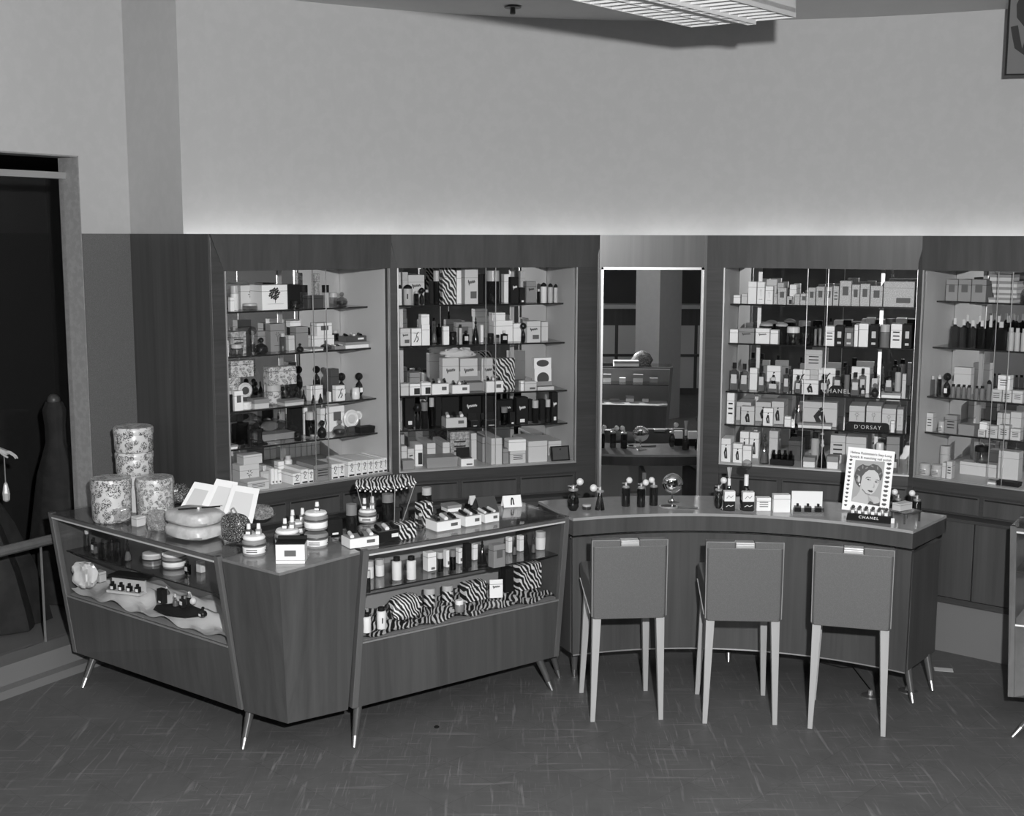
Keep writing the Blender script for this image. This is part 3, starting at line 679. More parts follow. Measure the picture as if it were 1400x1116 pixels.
for a in (62, 72, 81.2, 91.5, 101): obj('divider', sector(MB(), 1.75, 2.11, a - .35, a + .35, ZB + .02, .79, 1), WOODC if a in (81.2,) else LINER, t)
obj('storage_shelf', sector(MB(), 1.76, 2.05, A0 + 1.2, A1 - 1.2, .44, .455), WHL, t)
for f, a in [(tuple(G(1248, 962)), 51.7), (tuple(G(1275, 945)), 51.3), ((*cp(1.80, 110), 0), 110), ((*cp(2.06, 110), 0), 110), ((*cp(1.95, 82), 0), 82)]:
    R = 1.80 if f[1] < 6.2 or a == 110 and f[1] < 6.52 else 2.04
    legpart(t, f, (*cp(R, a), ZB))
# right-edge display counter
R0 = G(1381, 719, KT); R0b = G(1377.5, 953, ZB)
ud = Vector((math.cos(math.radians(-33)), math.sin(math.radians(-33)))); nd = (-ud.y, ud.x)
showcase('display counter cut off by the right edge of the picture', (R0.x, R0.y), (R0.x + ud.x * 1.3, R0.y + ud.y * 1.3), (R0b.x, R0b.y), (R0.x + ud.x * 1.25, R0.y + ud.y * 1.25), nd, .44,
    [(tuple(G(1384, 1008)), (R0b.x + ud.x * .16 + .02, R0b.y + ud.y * .16 + .02, ZB)), ((R0.x + ud.x * 1.1, R0.y + ud.y * 1.1, 0), (R0.x + ud.x * 1.08 + .03, R0.y + ud.y * 1.08 + .04, ZB)), ((R0.x + .35, R0.y + .25, 0), (R0.x + .33, R0.y + .2, ZB))])
# ------------------------------------------------------------------ chairs
UPH = pattern_speckle('grey_vinyl_upholstery', .10, .122, 300, .5); LEGW = wood('pale_birch', .36, .44, rough=.45)
def make_chair():
    t = thing('vanity_chair', 'x x x x', 'chair', (0, 0, 0), 0, 'upholstered chairs at the curved counter')
    M = Matrix.Rotation(math.radians(2), 4, 'X')
    bm_ = MB(); w = .187
    sec = [(-w, -.0), (-w + .012, -.012), (w - .012, -.012), (w, 0), (w, .036), (w - .01, .046), (-w + .01, .046), (-w, .036)]
    def ring(z, k=1.0, top=0): return [(x * k, y, z) for x, y in sec]
    # backrest with a notch for the hand grip: three columns
    nx = .047; NZ = .898; HZ = .928
    bm_.loft([ring(.532, .97), ring(.545, .99), ring(.6), ring(NZ - .001)])
    for s0_, s1_ in ((-w, -nx), (nx, w)): bm_.box(s0_ + .001, s1_ - .001, -.0115, .0455, NZ - .004, HZ)
    obj('backrest', bm_, UPH, t, bevel=.003)
    obj('piping', MB().tube([(-w + .003, -.011, .545), (-w + .001, -.011, HZ), (-nx, -.011, HZ), (-nx, -.011, NZ), (nx, -.011, NZ), (nx, -.011, HZ), (w - .001, -.011, HZ), (w - .003, -.011, .545)], .0025, 6), grey(.3, .5, 'pale_piping'), t, smooth=True)
    grip = MB().box(-nx + .002, nx - .002, -.016, .04, HZ - .012, HZ - .002).box(-nx + .002, nx - .002, -.016, -.006, NZ + .001, HZ - .012)
    obj('metal_grip', grip, METAL, t, bevel=.002)
    prof = [(.047, .545), (.40, .625), (.43, .65), (.435, .70), (.40, .715), (.047, .69)]
    S = Matrix(((0, 0, 1, 0), (1, 0, 0, 0), (0, 1, 0, 0), (0, 0, 0, 1)))
    obj('seat', MB().prism(prof, -w + .004, w - .004, M=S), UPH, t, bevel=.008)
    obj('seat_welt', MB().tube([(-w + .002, .05, .546), (-w + .002, .40, .626)], .0025, 6).tube([(w - .002, .05, .546), (w - .002, .40, .626)], .0025, 6), SH['P'], t)
    for sx in (-1, 1):
        for (y0, z1, yt) in ((.0, .532, .018), (.395, .61, .345)):
            xt = sx * (.158 if y0 == 0 else .15); xb = sx * .172
            a, b = .021, .0115
            rr = [[(xb + p * b, y0 + .012 + q * b, 0) for p, q in ((-1, -1), (1, -1), (1, 1), (-1, 1))], [(xt + p * a, yt + q * a, z1) for p, q in ((-1, -1), (1, -1), (1, 1), (-1, 1))]]
            obj('leg', MB().loft(rr), LEGW, t, bevel=.0015)
    for sx in (-1, 1): obj('side_rail', MB().prism([(.03, .485), (.345, .53), (.345, .56), (.03, .515)], sx * .155 - .008, sx * .155 + .008, M=S), LEGW, t)
    return t
def copy_tree(o, parent=None):
    c = o.copy(); C.objects.link(c)
    if parent is not None: c.parent = parent
    for ch in list(o.children): copy_tree(ch, c)
    return c
ch0 = make_chair()
for i, (x, y, a, lab) in enumerate([(.577, 5.885, 5, 'leftmost grey vanity chair, standing in front of the atomizers'), (1.132, 5.845, -3, 'middle grey vanity chair at the curved counter'), (1.632, 5.745, -16, 'rightmost grey vanity chair, turned slightly, near the poster')]):
    c = ch0 if i == 0 else copy_tree(ch0)
    c.location = (x, y, 0); c.rotation_euler = (0, 0, math.radians(a)); c['label'] = lab
# ------------------------------------------------------------------ merchandise in the wall cabinets
# crops used for reading positions: origin x, origin y, scale
CR = {'A1': (280, 350, 5.283), 'A2': (280, 510, 5.283), 'B1': (530, 350, 5.185), 'B2': (530, 500, 5.185), 'C1': (980, 350, 4.828), 'C2': (980, 490, 4.828), 'D1': (1230, 350, 6.565), 'D2': (1230, 500, 5.876)}
# row: x0, x1, y top, kind, shade, code, description[, flag]   flags: f front, m middle, b back, ^ stacked on previous, number = depth in cm
ROWS = {
('A', 0, 'A1'): [
 (118, 178, 280, 'disc', 'D', 'K', 'dark round fluted dish on edge', 'f'), (182, 212, 300, 'box', 'W', '', 'tiny plain white box', 'f3'),
 (300, 400, 345, 'jar', 'c', '', 'low clear glass jar', 'f'), (412, 598, 210, 'box', 'W', 'E', 'big white box with printed tree', 'f14'),
 (200, 256, 215, 'cy', 'w', 'TW', 'white cylinder jar', 'm'), (258, 408, 212, 'box', 'P', 'e', 'white box with small flower', 'm10'),
 (640, 700, 322, 'jar', 'c', 'B', 'small glass dish with dark lid', 'f'), (600, 690, 207, 'box', 'K', '', 'plain black box', 'm10'),
 (742, 858, 286, 'box', 'D', '', 'low dark box', 'f5'), (700, 758, 212, 'cy', 'c', 'TG', 'clear glass canister', 'b'), (796, 832, 128, 'bx', 'B', '', 'tall slim speckled tube box', 'b4'),
 (862, 910, 212, 'cy', 'p', 'T', 'ribbed tumbler with dark base', 'f'), (916, 972, 265, 'jar', 'c', '', 'clear lidded jar', 'm'), (976, 1050, 262, 'ro', 'c', '', 'round swirled glass flask', 'm')],
('A', 1, 'A1'): [
 (128, 162, 612, 'box', 'W', '', 'tiny white upright box', 'f3'), (135, 176, 662, 'ro', 'k', '', 'squat black flask', 'f'), (185, 282, 640, 'jar', 'c', '', 'wide clear jar', 'f'),
 (132, 166, 520, 'co', 'c', '', 'slender clear flacon', 'm'), (178, 290, 548, 'box', 'B', 't', 'mottled grey box', 'm8'), (326, 366, 510, 'ro', 'c', '', 'tall ball-stoppered glass bottle', 'm'),
 (375, 470, 592, 'ro', 'k', 'B', 'dark round bow-shaped flask', 'f'), (375, 450, 545, 'box', 'G', '', 'plain mid-grey box', 'b5'), (466, 570, 490, 'box', 'G', 'e', 'tall grey box with flower emblem', 'm6'),
 (545, 590, 560, 'cy', 'c', 'W', 'small clear bottle, white cap', 'f'), (597, 642, 575, 'box', 'P', '', 'small pale upright box', 'm5'), (668, 720, 632, 'ro', 'k', 'B', 'squat dark flask with ball stopper', 'f'),
 (652, 742, 512, 'box', 'G', '', 'tall plain grey box', 'm7'), (615, 650, 515, 'box', 'K', '', 'narrow black box', 'b5'), (612, 690, 470, 'box', 'W', '', 'white box lying across the black one', '^5'),
 (757, 850, 664, 'flat', 'W', '', 'flat white box', 'f8'), (852, 930, 612, 'ro', 'c', '', 'ornate round clear flask', 'f'), (932, 1010, 640, 'tray', 'G', '', 'low grey tray', 'f'),
 (768, 930, 575, 'box', 'W', 'x', 'wide white box', 'm9'), (805, 915, 485, 'box', 'W', 'q', 'white box with grey square', '^8'), (930, 975, 540, 'cy', 'd', '', 'thin dark tube', 'b'),
 (1002, 1180, 622, 'flat', 'W', '', 'long flat white box', 'f12'), (1010, 1165, 560, 'tray', 'D', 'B', 'dark tray of ball-topped bottles', '^8')],
('A', 2, 'A2'): [
 (145, 190, 130, 'cy', 'k', '', 'short black bottle', 'f'), (192, 256, 132, 'box', 'W', 'q', 'white box with crest', 'f5'), (258, 335, 212, 'jar', 'w', 'W', 'low white bowl jar', 'f'),
 (226, 335, 72, 'disc', 'P', 'K', 'round scalloped plate on edge', 'm'), (142, 240, 36, 'box', 'F', '', 'scroll-printed box', 'b9'), (172, 340, -88, 'box', 'F', '', 'flower-printed box', '^9'),
 (325, 445, 190, 'flat', 'P', '', 'low pale box', 'f8'), (450, 560, 90, 'cy', 'F', 'TW', 'round flower-printed tin', 'm'), (450, 650, -45, 'box', 'F', '', 'wide flower-printed box', '^7'),
 (560, 700, 196, 'flat', 'P', '', 'pale presentation tray', 'f9'), (536, 580, 100, 'ro', 'd', 'B', 'dark bottle with round stopper', 'm'), (582, 626, 100, 'ro', 'd', 'B', 'dark bottle with round stopper', 'm'), (636, 682, 100, 'ro', 'd', 'B', 'dark bottle with round stopper', 'm'),
 (690, 732, 120, 'co', 'k', '', 'small black cone flacon', 'm'), (762, 795, 158, 'co', 'k', '', 'small spade-stoppered flacon', 'f'), (815, 850, 150, 'co', 'k', '', 'small spade-stoppered flacon', 'f'), (750, 840, 92, 'box', 'W', '', 'square white box behind flacons', 'm5'),
 (885, 902, 138, 'box', 'W', '', 'thin white slab box', 'f3'), (934, 1002, 92, 'box', 'W', 'F', 'white box with black spade shape', 'f4'), (900, 960, -28, 'box', 'D', '', 'tall dark upright box', 'm6'), (966, 1022, 0, 'ro', 'd', 'lB', 'bottle with black ball stopper and label', 'm'),
 (1070, 1122, 108, 'jar', 'w', 'W', 'white footed cup', 'f'), (1100, 1166, 0, 'ro', 'd', 'lB', 'labelled round bottle by the cup', 'm')],
('A', 3, 'A2'): [
 (150, 206, 522, 'flat', 'W', '', 'thin stack of white leaflets', 'f9'), (290, 335, 380, 'cy', 'c', '', 'clear straight bottle', 'f'), (182, 300, 305, 'sq', 'd', 'n', 'big square dark flacon', 'm'),
 (356, 428, 392, 'ped', 'K', '', 'black hourglass display stand', 'f'), (380, 655, 345, 'case', 'c', '', 'half-round clear gift case', 'm14'), (640, 690, 430, 'jar', 'k', 'B', 'small black jar', 'f'),
 (582, 690, 250, 'box', 'K', '', 'tall black box', 'b6'), (698, 726, 240, 'box', 'W', '', 'slim white upright box', 'b5'), (730, 802, 285, 'cy', 'd', 'T', 'tall dark cylinder bottle', 'm'), (758, 812, 448, 'jar', 'g', '', 'small grey tumbler', 'f'),
 (816, 876, 345, 'ro', 'k', 'B', 'dark flask with ball stopper', 'f'), (820, 880, 256, 'box', 'W', 'F', 'white box with small figure', 'b5'), (885, 995, 240, 'box', 'W', 'q', 'white-framed upright box', 'b5'), (940, 1036, 340, 'ro', 'c', '', 'round clear flask', 'f'),
 (1110, 1216, 388, 'flat', 'K', '', 'flat black box', 'f6'), (996, 1112, 268, 'disc', 'w', '', 'large white round dish on edge', 'm'), (1070, 1176, 275, 'disc', 'w', '', 'white round dish, right one of two', 'm')],
('A', 4, 'A2'): [
 (270, 430, 778, 'box', 'P', 't', 'long low pale box', 'f10'), (215, 360, 662, 'box', 'P', 'e', 'pale box with flower print', 'm9'), (245, 385, 590, 'box', 'P', '', 'plain pale box on flower box', '^8'), (370, 440, 672, 'sq', 'p', 'L', 'pale square flacon', 'm'),
 (446, 470, 690, 'box', 'W', 'x', 'narrow white box, black foot band', 'm20'), (472, 496, 694, 'box', 'W', 'x', 'narrow white box, black foot band', 'm20'), (498, 524, 698, 'box', 'W', 'x', 'narrow white box, black foot band', 'm20'),
 (540, 603, 735, 'box', 'W', 'o', 'white box with curled monogram', 'f17'), (605, 664, 726, 'box', 'W', 'o', 'white box with curled monogram', 'f17'), (668, 720, 697, 'box', 'W', 'o', 'white box with curled monogram', 'f20'), (722, 760, 700, 'box', 'W', 'o', 'white box with curled monogram', 'f20'),
 (500, 545, 640, 'box', 'W', '', 'white box standing at the back', 'b5'), (562, 616, 600, 'cy', 'w', 'W', 'white capped bottle at the back', 'b'),
 (765, 890, 662, 'box', 'G', 't', 'wide grey box with printed lines', 'f20'), (895, 942, 660, 'box', 'W', 'o', 'white monogram box, mid row', 'f20'), (944, 990, 655, 'box', 'W', 'o', 'white monogram box, mid row', 'f20'),
 (1015, 1066, 640, 'box', 'W', 'o', 'white monogram box, right row', 'f24'), (1070, 1112, 633, 'box', 'W', 'o', 'white monogram box, right row', 'f24'), (1115, 1156, 630, 'box', 'W', 'o', 'white monogram box, right row', 'f24'), (1160, 1200, 627, 'box', 'W', 'o', 'white monogram box, right row', 'f24'),
 (1204, 1236, 625, 'box', 'W', 'o', 'white monogram box, right row', 'f24'), (1238, 1272, 620, 'box', 'W', 'o', 'white monogram box, right row', 'f24'), (1276, 1316, 612, 'box', 'W', 'o', 'white monogram box, right row', 'f24')],
('B', 0, 'B1'): [
 (76, 106, 205, 'cy', 'w', 'D', 'slim white bottle', 'f'), (118, 184, 205, 'cy', 'p', 'DM', 'pale powder cylinder, dark dome cap', 'f'), (105, 146, 115, 'bx', 'S', '', 'tall pale tube box', 'b4'), (146, 262, 135, 'box', 'P', 's', 'pale box with script', 'b5'),
 (190, 226, 250, 'cy', 'd', '', 'small dark bottle', 'f'), (229, 262, 225, 'ro', 'k', '', 'black rounded bottle', 'f'), (266, 298, 240, 'cy', 'k', '', 'slim black bottle', 'f'), (300, 326, 180, 'bx', 'K', '', 'slim tall black box', 'm4'),
 (330, 382, 105, 'cy', 'k', 'TW', 'tall black bottle, white cap', 'm'), (388, 488, 85, 'box', 'Z', '', 'tall zebra-striped box', 'f8'), (490, 545, 98, 'box', 'W', '', 'tall white box turned edgeways', 'm8'), (547, 642, 90, 'box', 'P', 'sp', 'large pale box with script', 'f8'),
 (648, 708, 130, 'box', 'K', '', 'tall plain black box', 'm6'), (714, 806, 105, 'cy', 'k', 'TW', 'large black canister, pale cap', 'f'), (825, 872, 130, 'box', 'W', '', 'tall narrow white box', 'm6'), (874, 930, 150, 'box', 'K', 's', 'black upright box with script', 'f5'),
 (938, 976, 225, 'box', 'K', 'g', 'short black box', 'f5'), (940, 975, 105, 'bx', 'S', '', 'checkered pale tube box', 'b4'), (982, 1055, 180, 'box', 'G', 's', 'grey box, scalloped top', 'm6'),
 (1062, 1088, 235, 'cy', 'k', '', 'tiny black bottle', 'f'), (1092, 1136, 190, 'cy', 'w', 'D', 'white bottle, dark dome cap', 'f'), (1142, 1178, 195, 'cy', 'p', 'D', 'pale bottle, dark dome cap', 'f'), (1181, 1212, 200, 'cy', 'p', 'D', 'pale bottle, dark dome cap', 'f')],
('B', 1, 'B1'): [
 (86, 160, 515, 'box', 'P', 'sp', 'small pale script box', 'f7'), (166, 238, 515, 'box', 'W', 'F', 'white box with sketch', 'f7'), (240, 298, 487, 'box', 'W', '', 'upright white box', 'f8'), (236, 296, 415, 'box', 'W', '', 'white box topping the upright one', '^7'),
 (312, 356, 450, 'co', 'c', '', 'clear spire-stoppered flacon', 'm'), (393, 436, 500, 'box', 'W', '', 'narrow white box', 'f4'), (440, 498, 540, 'jar', 'k', 'B', 'squat black jar', 'f'), (506, 532, 487, 'cy', 'p', '', 'small capped pale bottle', 'f'), (536, 580, 530, 'sq', 'd', '', 'small dark square bottle', 'f'),
 (484, 600, 470, 'box', 'G', 'q', 'grey boxed set', 'b6'), (606, 656, 430, 'co', 'k', '', 'black teardrop flacon with spire', 'f'), (658, 680, 490, 'box', 'W', '', 'slim white box beside teardrop', 'm4'),
 (714, 760, 550, 'jar', 'k', 'B', 'small black jar', 'f'), (766, 800, 560, 'jar', 'c', 'B', 'tiny clear jar', 'f'), (808, 856, 530, 'sq', 'd', 'L', 'square dark bottle, pale cap', 'f'), (748, 888, 460, 'box', 'W', '', 'broad white box', 'm9'), (742, 836, 403, 'box', 'W', '', 'white box on the broad one', '^8'),
 (892, 948, 480, 'box', 'W', '', 'square white box', 'm6'), (952, 984, 475, 'ro', 'd', '', 'slim dark bottle', 'f'), (988, 1086, 463, 'box', 'P', 'sp', 'wide pale script box', 'f8'), (1092, 1140, 468, 'box', 'P', '', 'plain pale box at the end', 'm8')],
('B', 2, 'B2'): [
 (86, 144, 130, 'box', 'P', '', 'small pale box', 'f7'), (150, 228, 130, 'box', 'W', 'k', 'small white box with dark square', 'f7'), (234, 304, 122, 'box', 'W', 'k', 'small white box with dark square', 'f7'), (150, 226, 52, 'box', 'G', '', 'grey box at the back', 'b6'),
 (310, 432, 92, 'tray', 'W', 'B', 'low white tray with bottles', 'f8'), (455, 580, 108, 'tray', 'W', 'B', 'low white tray with pencils', 'f8'), (532, 690, 50, 'open', 'G', '', 'open grey case with raised lid', 'm9'), (700, 822, 72, 'tray', 'W', 'B', 'white tray of lipsticks', 'f8'),
 (385, 508, -52, 'box', 'P', 's', 'square pale script box', 'b8'), (512, 638, -50, 'box', 'P', 's', 'square pale script box', 'b8'), (380, 640, -130, 'puff', 'P', '', 'fluffy pale powder puff', '^8'), (642, 762, -52, 'box', 'P', 's', 'square pale script box', 'b8'),
 (768, 905, -50, 'box', 'Z', '', 'large zebra-striped box', 'm7'), (945, 970, 110, 'box', 'W', '', 'small upright white box', 'f4'), (974, 1060, 112, 'box', 'P', 'p', 'small pale box with patch', 'f6'),
 (1066, 1186, 118, 'open', 'P', '', 'small open pale box', 'f4'), (1044, 1166, 22, 'mirr', 'W', '', 'white box, dark oval window', 'm5'), (1040, 1164, -55, 'mirr', 'W', '', 'upper white box, dark oval window', '^5')],
('B', 3, 'B2'): [
 (116, 186, 220, 'box', 'K', 'g', 'black box, white tag', 'm6'), (190, 232, 270, 'ro', 'k', '', 'black rounded bottle', 'f'), (236, 286, 262, 'cy', 'k', 'TG', 'black tube, grey cap', 'f'), (292, 330, 230, 'cy', 'd', 'T', 'tall dark tube', 'm'), (335, 376, 222, 'bx', 'K', '', 'slim black box', 'm5'),
 (400, 560, 338, 'tray', 'P', '', 'open pale box of soaps', 'f11'), (382, 505, 215, 'box', 'K', '', 'tall black box behind soaps', 'b7'), (586, 650, 348, 'open', 'K', 'Bg', 'low open black box', 'f6'), (682, 790, 345, 'open', 'K', 'Bg', 'wide open black box', 'f6'),
 (527, 664, 215, 'box', 'K', 's', 'large black box, white script', 'b7'), (672, 770, 210, 'box', 'K', '', 'plain black box', 'b7'), (776, 905, 245, 'box', 'K', 's', 'black box, white script', 'b7'), (812, 860, 295, 'cy', 'd', 'TG', 'dark tube, grey cap', 'f'), (868, 908, 330, 'bx', 'K', 'g', 'short black tagged box', 'f5'),
 (916, 1000, 225, 'box', 'K', 'sg', 'black script box, white tag', 'f7'), (1004, 1034, 240, 'bx', 'K', '', 'slim plain black box', 'm5'), (1036, 1082, 250, 'cy', 'k', 'T', 'tall black tube', 'f'), (1086, 1126, 242, 'bx', 'K', '', 'slim plain black box', 'm5'), (1130, 1166, 242, 'cy', 'k', 'T', 'tall black tube', 'f'), (1170, 1214, 190, 'box', 'K', 'sg', 'tall black end box, tag', 'f6')],
('B', 4, 'B2'): [
 (95, 178, 672, 'flat', 'G', '', 'low grey glass box', 'f7'), (270, 490, 650, 'flat', 'G', '', 'large flat grey box', 'f13'), (516, 610, 598, 'open', 'W', 'pB', 'small white box, open black lid', 'f9'),
 (85, 128, 572, 'box', 'P', '', 'pale box at the corner', 'm8'), (132, 180, 590, 'box', 'P', 's', 'small pale box', 'm7'), (184, 268, 560, 'box', 'W', 'k', 'white box, big black square', 'm14'), (272, 334, 550, 'box', 'P', 'p', 'deep pale box, dark patch', 'm24'), (337, 376, 553, 'box', 'P', 'k', 'deep pale box, dark patch', 'm24'), (384, 436, 545, 'box', 'P', 'p', 'deep pale box, dark patch', 'm24'),
 (438, 578, 470, 'box', 'B', 't', 'mottled stack-pattern box', 'b8'), (590, 630, 480, 'box', 'P', '', 'slim pale box', 'b12'), (632, 664, 500, 'box', 'G', '', 'slim grey box', 'm28'), (666, 700, 508, 'box', 'G', '', 'slim grey box', 'm28'),
 (702, 814, 515, 'box', 'P', '', 'big pale grey box, dark top', 'f30'), (820, 860, 590, 'box', 'G', '', 'small grey box', 'f6'), (870, 984, 606, 'box', 'P', 't', 'pale box under white lid', 'f9'), (860, 986, 525, 'box', 'W', '', 'white lid box', '^9'),
 (1002, 1140, 535, 'box', 'P', '', 'large plain pale box', 'f30'), (1172, 1305, 570, 'fil', 'K', '', 'small black slanted frame', 'f6'), (1146, 1290, 535, 'box', 'P', '', 'pale box behind the frame', 'b25')],
('C', 0, 'C1'): [
 (110, 157, 260, 'box', 'W', '', 'tiny white box', 'f4'), (163, 203, 250, 'box', 'P', '', 'tiny pale box', 'f4'), (206, 262, 170, 'box', 'W', '', 'tall plain white box', 'f6'), (266, 316, 172, 'box', 'W', 'e', 'tall white box, dark emblem', 'f6'), (320, 372, 200, 'box', 'W', 'e', 'white box, dark emblem', 'f6'), (325, 395, 155, 'box', 'P', '', 'tall pale box behind', 'b5'),
 (376, 400, 250, 'box', 'S', '', 'small dotted box', 'f5'), (402, 460, 212, 'box', 'S', 'q', 'dotted box, dark patch', 'f5'), (378, 442, 178, 'box', 'S', '', 'tall dotted box behind', 'b5'), (464, 500, 268, 'box', 'S', 'k', 'little dotted box, black patch', 'f4'), (480, 526, 190, 'box', 'W', '', 'white box, bright top', 'b5'),
 (513, 550, 252, 'box', 'S', '', 'low dotted box', 'f6'), (552, 600, 250, 'box', 'S', 'q', 'low dotted box, grey patch', 'f6'), (603, 652, 210, 'box', 'S', 'q', 'dotted box, pale patch', 'f6'), (656, 712, 203, 'box', 'S', 'q', 'dotted box, square dark patch', 'f6'), (716, 764, 205, 'box', 'S', 'q', 'framed dotted box', 'f6'), (768, 806, 200, 'box', 'S', 't', 'narrow dotted box', 'f6'),
 (810, 888, 165, 'box', 'S', 'q', 'large dotted box, grey patch', 'f9'), (890, 944, 190, 'box', 'S', 'q', 'dotted box, faint patch', 'f8'), (946, 1010, 185, 'box', 'S', 'q', 'dotted box, big dark patch', 'f9'), (1014, 1096, 198, 'box', 'S', 'q', 'dotted box, low dark patch', 'f8'), (1100, 1306, 170, 'box', 'S', 'p', 'very large dotted box', 'f12')],
('C', 1, 'C1'): [
 (93, 148, 485, 'box', 'W', '', 'small plain white box', 'f6'), (150, 256, 478, 'box', 'G', 's', 'grey box, slanted emblem', 'f6'), (263, 358, 480, 'box', 'W', 's', 'white box, faint script', 'f7'), (362, 415, 490, 'box', 'W', '', 'white box next to script', 'f7'), (280, 376, 440, 'cy', 'k', 'D', 'black dome-capped jar', 'b'), (386, 476, 440, 'cy', 'k', 'D', 'tall black jar', 'm'),
 (462, 555, 470, 'jar', 'c', 'W', 'clear jar, pale lid', 'f'), (562, 640, 468, 'jar', 'c', 'B', 'clear jar, dark band', 'f'), (650, 672, 460, 'cy', 'g', '', 'slim grey bottle', 'f'), (680, 702, 455, 'cy', 'g', '', 'slim grey bottle', 'f'),
 (722, 788, 465, 'box', 'W', 't', 'white upright box', 'f12'), (790, 850, 462, 'box', 'K', 'l', 'black upright box', 'f12'), (853, 915, 475, 'box', 'D', 'l', 'dark box, pale label', 'f12'), (918, 944, 455, 'box', 'W', '', 'narrow white box', 'f12'), (948, 1012, 448, 'box', 'W', '', 'tall white box', 'f13'),
 (1016, 1080, 458, 'box', 'K', 'l', 'black box, pale label', 'f13'), (1086, 1155, 455, 'cy', 'g', 'TW', 'grey cylinder, white cap', 'f'), (1160, 1235, 450, 'box', 'W', 't', 'large white upright box', 'f13'), (1240, 1300, 455, 'box', 'K', 'l', 'black end box, pale label', 'f13')],
('C', 2, 'C2'): [
 (96, 160, 30, 'sq', 'c', '', 'square flacon, black cap', 'f'), (165, 226, 38, 'sq', 'c', '', 'square flacon, black cap', 'f'), (286, 336, 52, 'sq', 'c', '', 'square flacon, black cap', 'f'), (346, 430, 128, 'sq', 'c', 'L', 'broad clear-stoppered flacon', 'f'), (232, 284, 65, 'box', 'W', '', 'white box behind flacons', 'm4'), (347, 438, 50, 'box', 'W', 'f', 'white picture box', 'b4'),
 (455, 500, 65, 'sq', 'c', '', 'square flacon, black cap', 'f'), (533, 580, 115, 'sq', 'c', '', 'short square flacon', 'f'), (582, 694, 145, 'box', 'W', 'f', 'white box of miniature bottles', 'f4'), (697, 762, 110, 'sq', 'c', '', 'short square flacon', 'f'), (520, 634, 75, 'box', 'W', 'F', 'white sketch-printed box', 'b4'), (690, 805, 65, 'box', 'W', 'F', 'white sketch-printed box', 'b4'),
 (634, 690, 76, 'box', 'P', '', 'support box', 'b5'), (600, 712, -55, 'box', 'P', 't', 'pale striped box set high', '^4'), (786, 850, 82, 'sq', 'c', '', 'square flacon, black cap', 'm'), (738, 862, 182, 'plaq', 'K', 'CHANEL', 'black name plaque', 'f2'), (862, 900, 50, 'cy', 'g', 'T', 'grey cylinder bottle', 'm'),
 (906, 970, 95, 'sq', 'c', '', 'square flacon, black cap', 'f'), (974, 1010, 178, 'sq', 'c', '', 'miniature square flacon', 'f'), (962, 1012, 68, 'sq', 'c', '', 'square flacon, black cap', 'm'), (910, 1034, 58, 'box', 'W', '', 'white box behind the caps', 'b4'), (1042, 1100, 168, 'ro', 'c', '', 'sparkling cut-glass flask', 'f'), (1036, 1100, 55, 'sq', 'c', '', 'tall square flacon', 'm'),
 (1116, 1246, 228, 'flat', 'W', '', 'long low white stand', 'f8'), (1132, 1190, 90, 'sq', 'c', '', 'square flacon on low stand', '^4'), (1200, 1245, 60, 'cy', 'p', '', 'pale capped cylinder', 'm'), (1250, 1278, 105, 'box', 'P', '', 'pale end box', 'f5')],
('C', 3, 'C2'): [
 (86, 137, 225, 'box', 'W', 't', 'tall white box', 'f4'), (182, 272, 318, 'box', 'P', 'f', 'pale box, standing figure', 'f5'), (330, 398, 330, 'box', 'W', 'f', 'white box, standing figure', 'f4'), (150, 250, 290, 'box', 'P', 'f', 'large pale box, figure', 'b18'), (276, 382, 290, 'box', 'P', 'f', 'large pale box, figure', 'b18'), (385, 470, 287, 'box', 'P', 'f', 'large pale box, figure', 'm18'), (474, 518, 385, 'box', 'W', '', 'small bright white box', 'f4'),
 (540, 590, 250, 'co', 'c', '', 'clear cone flacon', 'm'), (566, 790, 430, 'flat', 'W', '', 'long low white stand', 'f6'), (600, 826, 290, 'box', 'P', 'f', 'wide box picturing a couple', 'm8'),
 (1187, 1214, 415, 'box', 'W', '', 'bright white small box', 'f4'), (888, 1180, 425, 'plaq', 'K', "D'ORSAY", 'long black plaque, pale lettering', 'f2'), (906, 1012, 315, 'box', 'P', 'e', 'pale upright box', 'm20'), (1020, 1122, 315, 'box', 'P', 'e', 'pale upright box', 'm20'), (1126, 1220, 333, 'box', 'P', 'e', 'pale upright box', 'm20'), (1226, 1270, 338, 'box', 'P', 'e', 'pale end box', 'm12')],
('C', 4, 'C2'): [
 (50, 120, 530, 'box', 'W', 'f', 'tall white box, figure', 'f14'), (135, 198, 565, 'box', 'W', 'f', 'white box, two figures', 'f6'), (202, 260, 580, 'box', 'W', '', 'plain white box', 'f6'), (180, 240, 485, 'box', 'W', 'f', 'upright white figure box', 'b6'), (245, 308, 490, 'box', 'W', 'f', 'upright white figure box', 'b6'),
 (310, 376, 500, 'co', 'c', '', 'tall ornate clear flacon', 'f'), (376, 436, 480, 'box', 'P', '', 'pale box at the back', 'b6'), (386, 542, 612, 'rack', 'K', '', 'black rack of small bottles', 'f7'), (505, 600, 545, 'box', 'D', '', 'dark flat-topped box', 'b16'),
 (610, 690, 655, 'flat', 'W', '', 'low white box', 'f9'), (655, 712, 495, 'cy', 'p', '', 'pale bottle, black cap', 'm'), (700, 766, 535, 'co', 'd', 'W', 'dark cone flacon, pale stopper', 'f'), (770, 845, 650, 'flat', 'W', '', 'low white box', 'f9'), (788, 890, 510, 'box', 'P', 't', 'pale printed box', 'b8'), (892, 1030, 520, 'box', 'P', '', 'large plain pale box', 'b12'),
 (1090, 1150, 560, 'jar', 'c', 'W', 'clear jar', 'b'), (1165, 1255, 520, 'box', 'G', '', 'grey box', 'b8'), (1196, 1250, 635, 'sq', 'c', '', 'clear boxed flacon', 'f')],
('D', 0, 'D1'): [
